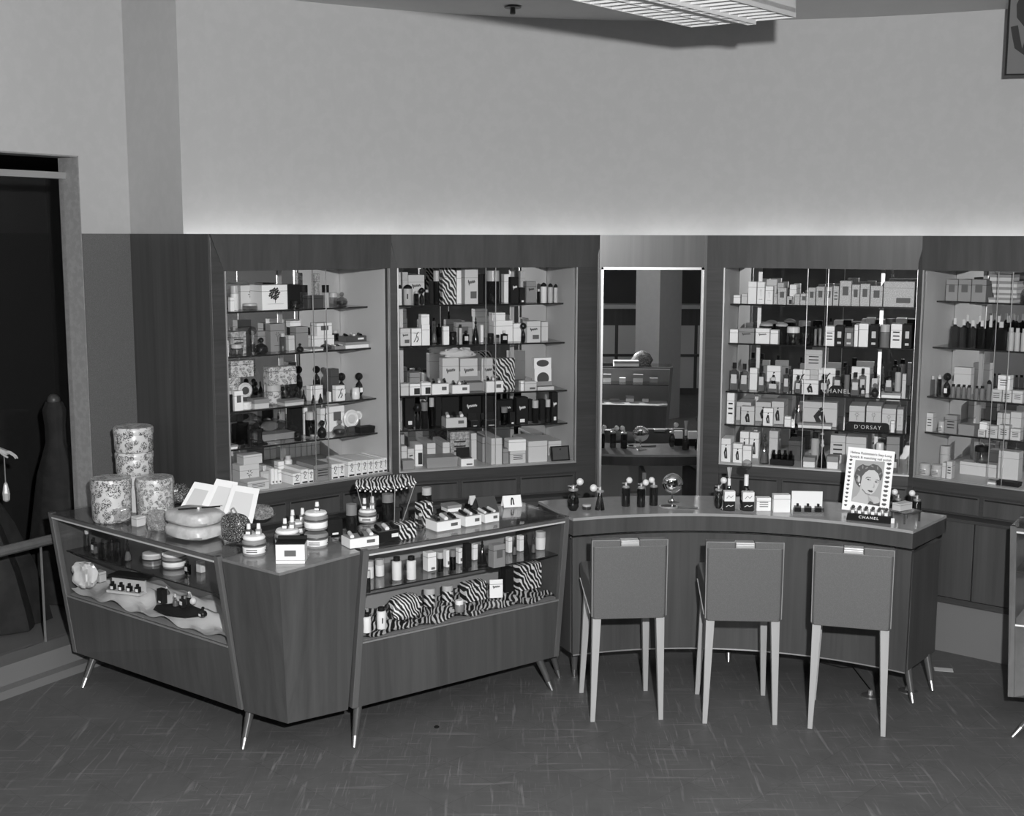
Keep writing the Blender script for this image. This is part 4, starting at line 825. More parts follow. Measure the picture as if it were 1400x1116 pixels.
 (412, 520, 212, 'box', 'G', 'q', 'grey-fronted box, pale patch', 'f12'), (524, 640, 212, 'box', 'G', 'q', 'grey-fronted box, pale patch', 'f12'), (644, 775, 212, 'box', 'G', 'q', 'grey-fronted box, pale patch', 'f12'),
 (800, 1020, 375, 'flat', 'P', '', 'flat pale box, lowest of stack', 'f14'), (845, 1056, 335, 'flat', 'P', '', 'flat pale box, second of stack', '^14'), (830, 1050, 282, 'flat', 'P', '', 'flat pale box, middle of stack', '^14'), (822, 1050, 228, 'flat', 'P', '', 'flat pale box, fourth of stack', '^14'), (800, 1000, 168, 'flat', 'P', '', 'flat pale box, top of stack', '^14'), (1066, 1180, 200, 'ro', 'c', '', 'cut-glass starry flask', 'f')],
('D', 1, 'D1'): [
 (468, 545, 560, 'sq', 'd', 'nL', 'dark square bottle, pale cap', 'f'), (550, 622, 570, 'sq', 'd', 'nL', 'dark square bottle, pale cap', 'f'), (628, 708, 580, 'sq', 'd', 'nL', 'dark square bottle, pale cap', 'f'), (714, 788, 580, 'sq', 'd', 'nL', 'dark square bottle, pale cap', 'f'), (794, 862, 588, 'sq', 'd', 'nL', 'dark square bottle, pale cap', 'f'), (874, 970, 592, 'sq', 'd', 'nL', 'dark square bottle, pale cap', 'f'),
 (590, 650, 530, 'sq', 'd', 'nL', 'dark square bottle at the back', 'b'), (700, 760, 535, 'sq', 'd', 'nL', 'dark square bottle at the back', 'b'), (800, 860, 535, 'sq', 'd', 'nL', 'dark square bottle at the back', 'b'), (870, 930, 538, 'sq', 'd', 'nL', 'dark square bottle at the back', 'b'), (955, 1015, 540, 'sq', 'd', 'nL', 'dark square bottle at the back', 'b'),
 (980, 1044, 645, 'cy', 'p', 'W', 'pale bottle, white cap', 'f'), (1048, 1100, 650, 'cy', 'p', 'W', 'pale bottle, white cap', 'f'), (1105, 1160, 655, 'cy', 'p', 'W', 'pale bottle, white cap', 'f')],
('D', 2, 'D2'): [
 (276, 316, 85, 'cy', 'c', 'W', 'clear cylinder bottle', 'f'), (332, 370, 75, 'cy', 'd', 'D', 'dark bottle, round cap', 'f'), (376, 440, 60, 'ro', 'd', 'lB', 'round dark bottle, white label', 'f'),
 (446, 484, 150, 'cy', 'g', 'G', 'little grey bottle', 'f'), (489, 528, 152, 'cy', 'g', 'G', 'little grey bottle', 'f'), (535, 570, 155, 'cy', 'g', 'G', 'little grey bottle', 'f'), (577, 614, 158, 'cy', 'g', 'G', 'little grey bottle', 'f'), (640, 674, 165, 'cy', 'g', 'G', 'little grey bottle', 'f'), (680, 722, 165, 'cy', 'g', 'G', 'little grey bottle', 'f'), (734, 776, 118, 'cy', 'g', 'D', 'taller grey bottle', 'f'),
 (470, 610, 15, 'box', 'P', '', 'wide pale box at the back', 'b6'), (782, 868, 193, 'box', 'P', 't', 'pale printed box', 'f6'), (828, 930, 80, 'box', 'W', 't', 'white printed box on top', '^6'), (874, 948, 200, 'box', 'P', 't', 'pale printed box', 'f6'), (954, 1040, 205, 'box', 'P', 't', 'pale printed box', 'f6')],
('D', 3, 'D2'): [
 (242, 320, 383, 'box', 'P', 't', 'tall pale printed box', 'f6'), (354, 410, 450, 'jar', 'p', 't', 'small pale jar', 'f'), (416, 516, 400, 'box', 'G', 't', 'grey printed box', 'f6'), (530, 660, 475, 'flat', 'G', '', 'low grey chest-like box', 'f8'), (690, 752, 515, 'box', 'P', 't', 'low pale printed box', 'f6'), (700, 764, 455, 'box', 'W', '', 'white box on the low one', '^6'),
 (757, 850, 485, 'box', 'P', 't', 'squarish pale printed box', 'f6'), (856, 945, 480, 'box', 'P', 't', 'striped pale printed box', 'f6'), (955, 1040, 510, 'box', 'P', 't', 'pale printed end box', 'f6'), (840, 946, 382, 'box', 'P', '', 'plain pale box behind', 'b6'), (950, 1040, 375, 'box', 'P', '', 'plain pale end box behind', 'b6')],
('D', 4, 'D2'): [
 (210, 304, 790, 'jar', 'p', 't', 'pale printed round jar', 'f'), (310, 404, 800, 'jar', 'p', 't', 'pale printed round jar', 'f'), (376, 462, 650, 'cy', 'p', 'TW', 'pale cylinder at the back', 'b'), (412, 444, 780, 'box', 'P', '', 'narrow pale box', 'f5'), (450, 496, 772, 'box', 'P', 't', 'narrow pale striped box', 'f5'),
 (556, 860, 785, 'box', 'P', '', 'very long low pale box', 'b8'), (650, 780, 655, 'cy', 'c', 'T', 'round clear canister', '^8'), (790, 860, 925, 'flat', 'W', '', 'shiny crumpled white packet', 'f5'), (866, 1050, 935, 'flat', 'K', '', 'flat black box', 'f6'), (870, 1040, 690, 'box', 'P', '', 'pale box at the back', 'b8')],
}
BN = {'A': 'far-left cabinet', 'B': 'second cabinet', 'C': 'cabinet right of mirror', 'D': 'far-right cabinet'}
SN = ['top shelf', 'second shelf', 'third shelf', 'fourth shelf', 'cabinet floor']
ORD = ['leftmost', 'second from left', 'third from left', 'fourth from left', 'fifth from left', 'sixth from left', 'seventh from left', 'eighth']
CATN = {'box': ('carton', 'box'), 'bx': ('carton', 'box'), 'flat': ('gift_box', 'box'), 'sq': ('perfume_bottle', 'bottle'), 'cy': ('toiletry_bottle', 'bottle'), 'jar': ('cream_jar', 'jar'), 'co': ('perfume_flacon', 'bottle'), 'ro': ('perfume_flacon', 'bottle'),
        'disc': ('powder_dish', 'dish'), 'tray': ('presentation_box', 'box'), 'open': ('open_gift_box', 'box'), 'case': ('gift_case', 'box'), 'ped': ('display_pedestal', 'stand'), 'puff': ('powder_puff', 'powder puff'), 'fil': ('picture_frame', 'picture frame'), 'mirr': ('compact_box', 'box'), 'rack': ('bottle_rack', 'bottle rack'), 'plaq': ('name_plaque', 'sign')}
SHORT = {0: 'on top shelf'}
def zt(px, py, yy): return Dp(px, py, yy).z
for (bn, si, cr), rows in ROWS.items():
    b = {'A': BA, 'B': BB, 'C': BC, 'D': BD}[bn]; ox, oy, sc = CR[cr]
    zs = (SZD if bn == 'D' else SZ)[si]; rec = REC[si] + .012; occ = []; prev = None; cnt = {}
    cx = [r for r in rows]
    tot = {}
    for r in rows: tot[r[6]] = tot.get(r[6], 0) + 1
    order = {}
    for dsc in tot:
        for k, r in enumerate(sorted([r for r in rows if r[6] == dsc], key=lambda r: r[0])): order[id(r)] = k
    made = []
    for r in sorted(rows, key=lambda r: 0):
        x0, x1, yt, kind, sh, code, desc = r[:7]; fl = r[7]
        dep = float(fl[1:]) / 100 if len(fl) > 1 else None
        px0, px1, py = ox + x0 / sc, ox + x1 / sc, oy + yt / sc
        if fl[0] == '^' and prev:
            rr, base = prev['r'], prev['top'] + .0005
            a0, a1 = b.hit(px0, rr), b.hit(px1, rr); d = min(dep, prev['d']) if dep else prev['d']
        else:
            rr = rec + {'f': 0, 'm': .10, 'b': .18}[fl[0]]; base = zs + .0005
            if si == 4: rr = .03 + {'f': 0, 'm': .09, 'b': .2}[fl[0]]
            for it in range(30):
                a0, a1 = b.hit(px0, rr), b.hit(px1, rr)
                w = abs(a1 - a0); d = dep if dep else min(w, .075)
                if kind in ('cy', 'jar', 'co', 'ro'): d = min(w, .09); 
                if kind == 'disc': d = .03
                if kind == 'sq': d = min(w * .6, .04)
                if rr + d > DEP - .025: d = max(.018, DEP - .025 - rr)
                lo, hi = min(a0, a1), max(a0, a1)
                bad = [o_ for o_ in occ if lo < o_[1] - .001 and hi > o_[0] + .001 and rr < o_[3] and rr + d > o_[2]]
                if not bad: break
                slim = [o_ for o_ in bad if min(hi, o_[1]) - max(lo, o_[0]) < .3 * (hi - lo)]
                if len(slim) == len(bad) and kind not in ('disc',):     # small side overlap: trim the width
                    for o_ in bad:
                        if o_[0] > lo: px1 -= (o_[1] and (min(hi, o_[1]) - max(lo, o_[0]) + .002) / (hi - lo) * (px1 - px0))
                        else: px0 += (min(hi, o_[1]) - max(lo, o_[0]) + .002) / (hi - lo) * (px1 - px0)
                    continue
                rr = max(o_[3] for o_ in bad) + .004
            if rr + d > DEP - .018: d = DEP - .018 - rr
            if d < .012: print('DROP', bn, si, desc); continue
        lo, hi = min(a0, a1), max(a0, a1)
        lo = max(lo, b.s0 + .004); hi = min(hi, b.s1 - .004); w = hi - lo - .002
        if w < .008: print('DROPW', bn, si, desc); continue
        P = b.W((lo + hi) / 2, rr); ztop = zt((px0 + px1) / 2, py, P.y); h = ztop - base
        lim = ([2.23] + (SZD if bn == 'D' else SZ))[si] - .012 - base if fl[0] != '^' else 9
        lim = ([2.23] + (SZD if bn == 'D' else SZ))[si] - .012 - base
        h = min(h, lim)
        if h < .012: h = .012
        o = item(kind, w, d, h, sh, code)
        o.location = (P.x, P.y, base); o.rotation_euler = (0, 0, b.a)
        if fl[0] != '^': occ.append((lo, hi, rr, rr + d))
        topz = base + h
        prev = dict(r=rr, d=d, top=topz)
        nm, cat = CATN[kind]; o.name = nm
        where = '%s, %s' % (SN[si], BN[bn])
        if tot[desc] > 1: lab = '%s, %s, %s' % (desc, ORD[order[id(r)]], where)
        else: lab = '%s, %s' % (desc, where)
        if len(lab.split()) > 16: print('LONG', lab)
        tag(o, lab, cat, ('%ss on the %s of the %s' % (cat if not cat.endswith('x') else cat + 'e', SN[si], BN[bn])).replace('dishs', 'dishes'))
# ------------------------------------------------------------------ things standing on the counters and in the showcases
def wpx(px0, px1, yy): return (px1 - px0) * yy / 1707.0
PLACED = []
def put(px0, px1, yb, yt, z, kind, sh, code, label, cat=None, d=None, rz=0, group=None, name=None, dy=0):
    P = G((px0 + px1) / 2, yb, z); P.y += dy; P.x *= P.y / (P.y - dy)
    w = wpx(px0, px1, P.y); h = max(.01, zt((px0 + px1) / 2, yt, P.y) - z)
    if d is None: d = w if kind in ('cy', 'jar', 'co', 'ro') else (.03 if kind == 'disc' else min(w * .7, .09))
    o = item(kind, w, d, h, sh, code); o.location = (P.x, P.y, z + .0004); o.rotation_euler = (0, 0, math.radians(rz))
    nm, ct_ = CATN[kind]; o.name = name or nm; tag(o, label, cat or ct_, group)
    o['_top'] = z + h; PLACED.append(o); return o
def atomizer(px0, px1, yb, yt, bx, by, br, body, label, z=.92, style='cyl', group='atomizers on the counters', rz=0, dy=0):
    P = G((px0 + px1) / 2, yb, z); P.y += dy; P.x *= P.y / (P.y - dy); w = wpx(px0, px1, P.y); h = zt((px0 + px1) / 2, yt, P.y) - z; r = w / 2
    if style == 'cyl': prof = [(r * .96, 0), (r, .004), (r, h), (r * .7, h + .004)]
    elif style == 'cone': prof = [(r, 0), (r, .005), (r * .7, h * .5), (r * .3, h)]
    else: prof = [(r * .6, 0), (r * .95, h * .2), (r, h * .45), (r * .75, h * .8), (r * .35, h)]
    o = obj('atomizer', MB().lathe(prof, 0, 0, 0, 18), body, None, (P.x, P.y, z + .0004), smooth=True); tag(o, label, 'atomizer', group)
    obj('spray_head', MB().lathe([(r * .8, h + .004), (r * .82, h + .012), (r * .35, h + .016), (r * .3, h + .032), (r * .1, h + .036)], 0, 0, 0, 12).tube([(0, 0, h + .028), (-r * .9, -.002, h + .03)], .003, 6), METAL, o, smooth=True)
    bp = Dp(bx, by, P.y); R = br * P.y / 1707.0; q = bp - P; q.z = bp.z - z
    bb = obj('squeeze_bulb', MB().ball((q.x, q.y, q.z), R, 14), BALL, o, smooth=True)
    obj('bulb_tube', MB().tube([(0, 0, h + .022), (q.x * .35, .0, h + .03), (q.x * .75, 0, q.z * .6 + (h + .03) * .4), (q.x, 0, q.z - R * .8)], .0028, 6), METAL, o, smooth=True)
    return o
K = .92
GAT = 'atomizers on the curved counter'
atomizer(775, 792, 698, 672, 793, 659, 5.2, SH['d'], 'dark round atomizer with pale bulb at the far left of the curved counter', style='ball', group=GAT)
atomizer(813, 827, 697, 674, 811.5, 667.5, 5.4, SH['d'], 'cone-shaped atomizer with pale bulb leaning to its left', style='cone', group=GAT)
atomizer(849.5, 861.5, 692, 668, 860.5, 657, 4.6, SH['k'], 'leftmost of the three straight cylinder atomizers', group=GAT)
atomizer(870.5, 882, 693, 669, 883, 660, 4.6, SH['d'], 'middle one of the three straight cylinder atomizers', group=GAT)
atomizer(887.5, 899.5, 691, 667, 891, 656.5, 4.4, SH['k'], 'rightmost black cylinder atomizer, beside the round vanity mirror', group=GAT)
atomizer(1222, 1232.5, 703, 685, 1223.5, 673, 4.3, SH['d'], 'dark atomizer just right of the poster, left one of two', group=GAT, dy=.06)
atomizer(1247, 1259, 702, 686, 1247, 674.5, 4.5, SH['k'], 'dark atomizer near the right end of the counter', group=GAT, dy=.04)
atomizer(976, 988, 695, 672, 989.5, 657, 4.6, SH['d'], 'fancy dark atomizer standing left of the two tall flacons', style='ball', group=GAT)
# glass dish, vanity mirror, hand mirror
o = put(796, 809, 698, 691, K, 'jar', 'c', '', 'tiny clear glass dish between the two leftmost atomizers'); 
vm = G(919, 688, K); vz = Dp(921, 661, vm.y).z - K
t = thing('vanity_mirror', 'round two-sided vanity mirror on a short metal stand', 'mirror', (vm.x, vm.y, K + .0005))
Rm = 14 * vm.y / 1707; MM = Matrix.Translation((0, 0, vz)) @ Matrix.Rotation(math.radians(84), 4, 'X')
obj('frame_ring', MB().lathe([(Rm * .93, -.007), (Rm * 1.03, -.004), (Rm * 1.03, .004), (Rm * .93, .007), (Rm * .9, .0)], 0, 0, 0, 28, M=MM), CHROME, t, smooth=True)
obj('mirror_glass', MB().lathe([(Rm * .93 * math.sin(a * PI / 24) + 1e-5, -.026 * math.cos(a * PI / 24)) for a in range(25)], 0, 0, 0, 32, M=MM), MIRROR, t, smooth=True)
obj('stem', MB().lathe([(.01, .012), (.005, .03), (.005, vz - Rm)], 0, 0, 0, 12), CHROME, t, smooth=True)
obj('foot', MB().lathe([(.045, 0), (.046, .004), (.012, .014)], 0, 0, 0, 3).lathe([(.02, 0), (.012, .016)], 0, 0, 0, 12), CHROME, t)
hm_ = G(914, 694, K)
t = thing('hand_mirror', 'oval hand mirror lying face up in front of the vanity mirror', 'mirror', (hm_.x, hm_.y, K + .0006), math.radians(-10))
obj('frame', MB().lathe([(.05, 0), (.053, .004), (.05, .008)], 0, 0, 0, 24, 1, .8), METAL, t, smooth=True)
obj('handle', MB().box(.048, .16, -.008, .008, .001, .008), SH['D'], t, bevel=.002)
obj('mirror_glass', MB().lathe([(.044, .008), (.043, .0095)], 0, 0, 0, 24, 1, .8), MIRROR, t)
# pair of tall flacons with packages
for (x0, x1, sx, sy, rr_, lab) in ((991, 1004, 997.5, 648, 4, 'tall dark flacon with a fan stopper, left of a matching one'), (1012, 1030, 1021, 637, 7.5, 'tall dark flacon with a large clear ball stopper')):
    P = G((x0 + x1) / 2, 690, K); w = wpx(x0, x1, P.y); hb = zt(sx, 664, P.y) - K; r = w / 2
    o = obj('perfume_flacon', MB().lathe([(r * .9, 0), (r, .01), (r * .95, hb * .5), (r * .4, hb * .8), (r * .3, hb)], 0, 0, 0, 16), SH['d'], None, (P.x, P.y + .03, K + .0004), smooth=True); tag(o, lab, 'bottle', 'tall flacons on the curved counter')
    zt_ = zt(sx, sy, P.y) - K
    if rr_ > 5: obj('ball_stopper', MB().ball((0, 0, zt_), rr_ * P.y / 1707, 16), GCLEAR, o, smooth=True)
    else: obj('fan_stopper', MB().lathe([(.006, hb), (.008, hb + .02), (.004, hb + .03), (.014, zt_ + .03)], 0, 0, 0, 4), SH['p'], o)
    obj('neck_ribbon', MB().cyl(0, 0, hb * .94, hb + (zt_ - hb) * .5, r * .34), SH['W'], o)
    obj('liquid', MB().lathe([(r * .85, .006), (r * .9, hb * .45), (r * .5, hb * .7)], 0, 0, 0, 12), SH['K'], o)
def labelled(px0, px1, yb, yt, lab):
    P = G((px0 + px1) / 2, yb, K); w = wpx(px0, px1, P.y); h = zt(px0, yt, P.y) - K
    o = obj('perfume_package', MB().box(-w / 2, w / 2, 0, .045, .004, h * .5), SH['K'], None, (P.x, P.y, K + .0005)); tag(o, lab, 'box', 'half black, half white perfume packages')
    u = obj('printed_upper_half', MB().box(-w / 2, w / 2, .0, .045, h * .5, h), SH['W'], o); mm = MB(); strip(mm, [(-w * .3, h * .66), (-w * .1, h * .8), (w * .1, h * .68), (w * .3, h * .8)], w * .05); obj('floral_sketch', mm, INKG, u)
    mm = MB(); strip(mm, [(-w * .34, h * .22), (-w * .1, h * .3), (w * .1, h * .24), (w * .34, h * .3)], w * .05); obj('script', mm, INKW, o)
    obj('chrome_tray', MB().lathe([(w * .75, 0), (w * .78, .003), (w * .7, .004)], 0, .02, 0, 24), CHROME, o)
    return o
labelled(990, 1005, 699, 672.5, 'black and white perfume package in front of the fan-stoppered flacon')
labelled(1015, 1031, 699, 673.5, 'black and white perfume package in front of the ball-stoppered flacon')
put(1034, 1054, 699, 681, K, 'box', 'W', 't', 'small white box with printed lines between packages and open box', d=.05)
put(1057, 1080.5, 701, 677, K, 'box', 'W', '', 'taller plain white box left of the open lidded box', d=.05)
P = G(1105, 706, K); w = wpx(1084, 1127, P.y); 
t = thing('perfume_gift_set', 'white open gift set with raised lid and three small dark bottles', 'gift set', (P.x, P.y, K + .0005), math.radians(-6))
obj('tray', MB().box(-w / 2, w / 2, 0, .07, 0, .02), SH['W'], t); obj('raised_lid', MB().box(-w / 2, w / 2, .07, .078, .0, zt(1105, 672, P.y + .07) - K), SH['W'], t)
obj('acetate_cover', MB().box(-w / 2, w / 2, -.002, 0, .0, .045), GCLEAR, t)
for k in range(3):
    b_ = obj('bottle', MB().box(-w / 2 + w * (k + .18) / 3, -w / 2 + w * (k + .82) / 3, .012, .04, .02, .048), SH['D'], t)
    obj('cap', MB().box(-w / 2 + w * (k + .4) / 3, -w / 2 + w * (k + .6) / 3, .018, .034, .048, .062), SH['K'], b_)
# ---- advertising poster with a portrait
pl, pr = G(1150.5, 699, K), G(1214.5, 703, K); pw = (pr - pl).length; pa = math.atan2(pr.y - pl.y, pr.x - pl.x)
phh = (zt(1157, 614, pl.y + .02) - K) / math.cos(math.radians(8))
t = thing('advertising_poster', 'white upright cosmetics poster with a woman portrait between columns of lip prints', 'poster', (pl.x, pl.y, K + .010), pa)
PM = Matrix.Rotation(math.radians(-8), 4, 'X') @ Matrix.Rotation(math.radians(3.6), 4, 'Y')
obj('card', MB(PM).box(0, pw, .0012, .005, 0, phh), SH['G'], t); obj('printed_face', MB(PM).box(0, pw, 0, .001, 0, phh), SH['W'], t)
obj('easel_strut', MB(PM).box(pw * .45, pw * .55, .004, .008, .02, phh * .8).tube([(pw * .5, .006, phh * .7), (pw * .5, .075, .02)], .003), SH['G'], t)
def uv(x, y):
    u = (x - (160 - 70 * (y - 85) / 790.)) / 600.; v = (y - 85 - 65 * u) / (790. - 50 * u); return (u * pw, (1 - v) * phh)
def flat(name, pts, mat, lay, par):
    q = [uv(*p) for p in pts]; y = -.0006 * lay
    m = MB(PM); n = len(q); m.add([(a, y, c) for a, c in q], [tuple(range(n))]); return obj(name, m, mat, par)
def ell(cx, cy, a, b, rot=0, n=14): return [(cx + a * math.cos(2 * PI * k / n) * math.cos(rot) - b * math.sin(2 * PI * k / n) * math.sin(rot), cy + a * math.cos(2 * PI * k / n) * math.sin(rot) + b * math.sin(2 * PI * k / n) * math.cos(rot)) for k in range(n)]
SK = grey(.50, .6, 'print_light'); HR = grey(.06, .6, 'print_dark'); MDT = grey(.36, .6, 'print_mid'); HRL = grey(.2, .6, 'print_midtone')
por = flat('portrait', [(255, 250), (630, 270), (578, 798), (212, 762)], MDT, 1, t)
hair = flat('hair', [(255, 400), (275, 350), (300, 325), (350, 300), (385, 315), (430, 318), (480, 295), (545, 312), (592, 358), (606, 430), (585, 490), (565, 490), (545, 420), (490, 375), (430, 370), (385, 400), (345, 450), (335, 540), (312, 588), (265, 535), (243, 455)], HR, 2, por)
for k, (x, y) in enumerate([(300, 370), (350, 335), (400, 345), (470, 325), (540, 345), (575, 410), (290, 440), (280, 500)]): flat('curl', ell(x, y, 22, 9, .6 + k), HRL, 3, por)
flat('neck', [(330, 545), (400, 640), (425, 690), (430, 782), (214, 756), (240, 715), (280, 690), (318, 625)], SK, 2.5, por)
flat('face', [(345, 450), (383, 402), (430, 372), (500, 372), (548, 412), (568, 470), (560, 525), (532, 590), (500, 640), (462, 665), (400, 650), (352, 600), (330, 540)], grey(.56, .6, 'print_bright'), 4, por)
flat('ear', ell(305, 485, 17, 42), SK, 5, por); flat('earring', ell(316, 548, 9, 12), SH['W'], 6, por)
for x, y in ((432, 487), (530, 512)):
    flat('eye', ell(x, y, 25, 9, .2), HR, 6, por); flat('eye_white', ell(x + 9, y + 1, 6, 4, .2), SH['W'], 7, por)
flat('eyebrow', [(388, 470), (412, 452), (458, 458), (456, 466), (414, 462), (392, 478)], HR, 6, por); flat('eyebrow', [(515, 486), (545, 482), (566, 500), (560, 504), (542, 492), (518, 494)], HR, 6, por)
flat('nose_shade', [(498, 520), (508, 566), (500, 586), (478, 580), (492, 566)], MDT, 6, por)
flat('mouth', [(415, 612), (440, 610), (458, 616), (470, 612), (490, 626), (470, 640), (440, 636)], HR, 6, por)
flat('cheek_shade', [(352, 600), (400, 650), (462, 665), (440, 672), (395, 664), (345, 612)], HRL, 5, por)
flat('sleeve', [(420, 785), (450, 740), (520, 770), (578, 750), (577, 797)], HR, 4.2, por)
for k in range(4): flat('finger', [(430 + 12 * k, 690 + 6 * k), (445 + 14 * k, 680 + 6 * k), (555 + 8 * k, 728 + 12 * k - 40), (560, 745 + 12 * k - 20), (500, 735 + 12 * k)], SK, 6 + k * .5, por)
for k in range(12): flat('lip_print', [(x0_ + ox_ - 0, y0_ + oy_) for x0_, y0_ in [(197 - 5.2 * k, 250 + 51.4 * k)] for ox_, oy_ in ((-22, -2), (-9, -13), (0, -9), (9, -13), (22, -2), (8, 14), (-8, 14))], grey(.05 + .012 * (k % 4), .6, 'lip_ink'), 1, t)
for k in range(11): flat('lip_print', [(x0_ + ox_, y0_ + oy_) for x0_, y0_ in [(685 - 6 * k, 293 + 53 * k)] for ox_, oy_ in ((-34, -2), (-14, -15), (0, -10), (14, -15), (34, 0), (12, 17), (-12, 17))], grey(.05 + .012 * (k % 4), .6, 'lip_ink'), 1, t)
for s_, yy, k in (("Helena Rubinstein's Stay-Long", .905, .070), ("lipstick & matching nail polish", .838, .070)):
    me = text_mesh(s_, pw * k, .0003, True)
    xs_ = [v.co.x for v in me.vertices]; sc_ = pw * .88 / (max(xs_) - min(xs_))
    me.transform(PM @ Matrix.Translation((pw * .5, -.0012, phh * yy)) @ Matrix.Rotation(PI / 2, 4, 'X') @ Matrix.Scale(sc_, 4, (1, 0, 0))); obj('lettering', me, INK, t)
# ---- miniature bottle stand in front of the poster
a_, c_ = G(1157, 711, K), G(1217, 717, K); sw = (c_ - a_).length; sa = math.atan2(c_.y - a_.y, c_.x - a_.x)
t = thing('bottle_stand', 'black sloping stand lettered in white with six little flacons, below the poster', 'display stand', (a_.x, a_.y, K + .0005), sa)
S = Matrix(((0, 0, 1, 0), (1, 0, 0, 0), (0, 1, 0, 0), (0, 0, 0, 1)))
obj('base', MB().prism([(0, 0), (0, .006), (.022, .030), (.055, .030), (.055, 0)], 0, sw, M=S), SH['K'], t)
me = text_mesh('CHANEL', .022, .0006, True, 1.3); me.transform(Matrix.Translation((sw * .5, .0050, .0150)) @ Matrix.Rotation(math.radians(46), 4, 'X')); obj('lettering', me, INKW, t)
for k in range(6):
    x = sw * (.12 + .152 * k); b_ = obj('miniature_flacon', MB().box(x - .011, x + .011, .030, .046, .031, .058, ch=.002), GCLEAR, t)
    obj('paper_label', MB().box(x - .008, x + .008, .0285, .0295, .034, .050), SH['W'], b_); obj('stopper', MB().lathe([(.005, .058), (.009, .063), (.009, .070), (.004, .075)], x, .038, 0, 8), SH['D'], b_)
P = G(1238, 713, K)
t = thing('acrylic_riser', 'small clear riser carrying a pale box, right of the lettered stand', 'display stand', (P.x, P.y, K + .0005), math.radians(35))
obj('top_plate', MB().box(-.07, .07, -.045, .045, .052, .058), GCLEAR, t); obj('dark_edge', MB().box(-.072, .072, -.047, -.045, .050, .058), SH['D'], t)
for x, y in ((-.06, -.04), (.06, -.04), (.06, .04), (-.06, .04)): obj('leg', MB().box(x - .004, x + .004, y - .004, y + .004, 0, .052), GCLEAR, t)
o = item('box', .10, .05, .038, 'P', ''); o.location = (P.x, P.y, K + .0592); o.rotation_euler = (0, 0, math.radians(35)); tag(o, 'pale flat box lying on the small clear riser', 'box')
o = put(1218, 1223, 716, 709, K, 'box', 'W', '', 'tiny white tag card at the right end of the lettered stand', d=.004)
# ------------------------------------------------------------------ on the corner block
KB = .918
def tin(px, yb, wp, yts, label, minis, z=KB, stack=1, lab_text=True, group='striped round tins'):
    P = G(px, yb, z); r = wp * P.y / 1707 / 2; c = Vector((P.x, P.y + r, z + .0004)); h = zt(px, yts, P.y) - z; hh = h / stack
    t = thing('powder_tin', label, 'tin', c, 0, group)
    for s_ in range(stack):
        z0 = s_ * hh
        bd = obj('tin_body', MB().lathe([(r * .93, z0), (r * .95, z0 + .004), (r * .95, z0 + hh * .5), (r, z0 + hh * .54), (r, z0 + hh * .70), (r * .92, z0 + hh * .74), (r * .92, z0 + hh * (.78 if s_ < stack - 1 else .80))], 0, 0, 0, 30), SH['G'], t, smooth=True)
        obj('white_band', MB().lathe([(r * .955, z0 + hh * .12), (r * .965, z0 + hh * .13), (r * .965, z0 + hh * .42), (r * .955, z0 + hh * .43)], 0, 0, 0, 30), SH['W'], bd, smooth=True)
        obj('dark_rim', MB().lathe([(r * 1.0, z0 + hh * .5), (r * 1.02, z0 + hh * .52), (r * 1.02, z0 + hh * .58), (r, z0 + hh * .6)], 0, 0, 0, 30), SH['D'], bd, smooth=True)
    if lab_text:
        mm = MB(); 
        for k in range(2): strip(mm, [(-r * .45, hh * (.24 + .1 * k)), (r * .45, hh * (.24 + .1 * k))], .0035, Matrix.Translation((0, -r * .99, 0)), .003)
        obj('printed_text', mm, INKG, t)
    obj('puff_top', MB().lathe([(r * .9, h * (.80 if stack == 1 else .9)), (r * .95, h * (.86 if stack == 1 else .93)), (r * .85, h * .98), (r * .4, h)], 0, 0, 0, 26), SH['W'], t, smooth=True)
    for k, (mx, my) in enumerate(minis):
        x = (mx - px) * P.y / 1707; hz = zt(mx, my, P.y) - z - h
        b_ = obj('nail_polish_bottle', MB().lathe([(.014, h - .004), (.015, h + hz * .45), (.008, h + hz * .52)], x, r * .1 * (k % 2), 0, 8), SH['D' if k % 2 == 0 else 'G'], t, smooth=True)
        obj('cap', MB().lathe([(.009, h + hz * .5), (.010, h + hz * .55), (.008, h + hz)], x, r * .1 * (k % 2), 0, 8), SH['W'], b_, smooth=True); obj('white_label', MB().box(x - .010, x + .010, r * .1 * (k % 2) - .0165, r * .1 * (k % 2) - .013, h + .004, h + hz * .32), SH['W'], b_)
    obj('ribbon_loop', MB().tube([(r * .9, -r * .2, hh * .55), (r * 1.25, -r * .3, hh * .6), (r * 1.2, -r * .35, hh * .3), (r * .96, -r * .3, hh * .25)], .003, 6), SH['D'], t, smooth=True)
    return t
tin(344.5, 762, 34, 735, 'single striped tin on the left of the corner block, two bottles on top', [(337, 720), (351, 720)])
tin(390, 752, 36, 727, 'striped tin directly behind the open white box on the corner block', [(387, 713), (397, 710)], group='striped round tins')
tin(430, 751, 34, 702, 'tallest striped tin, two tiers high, right of the open box', [(432, 690)], stack=2)
tin(404, 731, 26, 715, 'small striped tin half hidden behind the other tins', [(398, 700), (412, 698)], z=.921)
P = G(397, 771, KB); w = wpx(377, 418, P.y)
t = thing('open_gift_box', 'white box with dark raised lid edge and grey square, front of corner block', 'box', (P.x, P.y, KB + .0004), math.radians(2))
hh = zt(397, 745, P.y) - KB
obj('box_body', MB().box(-w / 2, w / 2, 0, .09, 0, hh), SH['W'], t, bevel=.001); obj('dark_lid', MB().box(-w / 2, w / 2, .0, .095, hh, hh + .006).box(-w / 2, w / 2, .08, .095, hh, hh + .02), SH['K'], t)
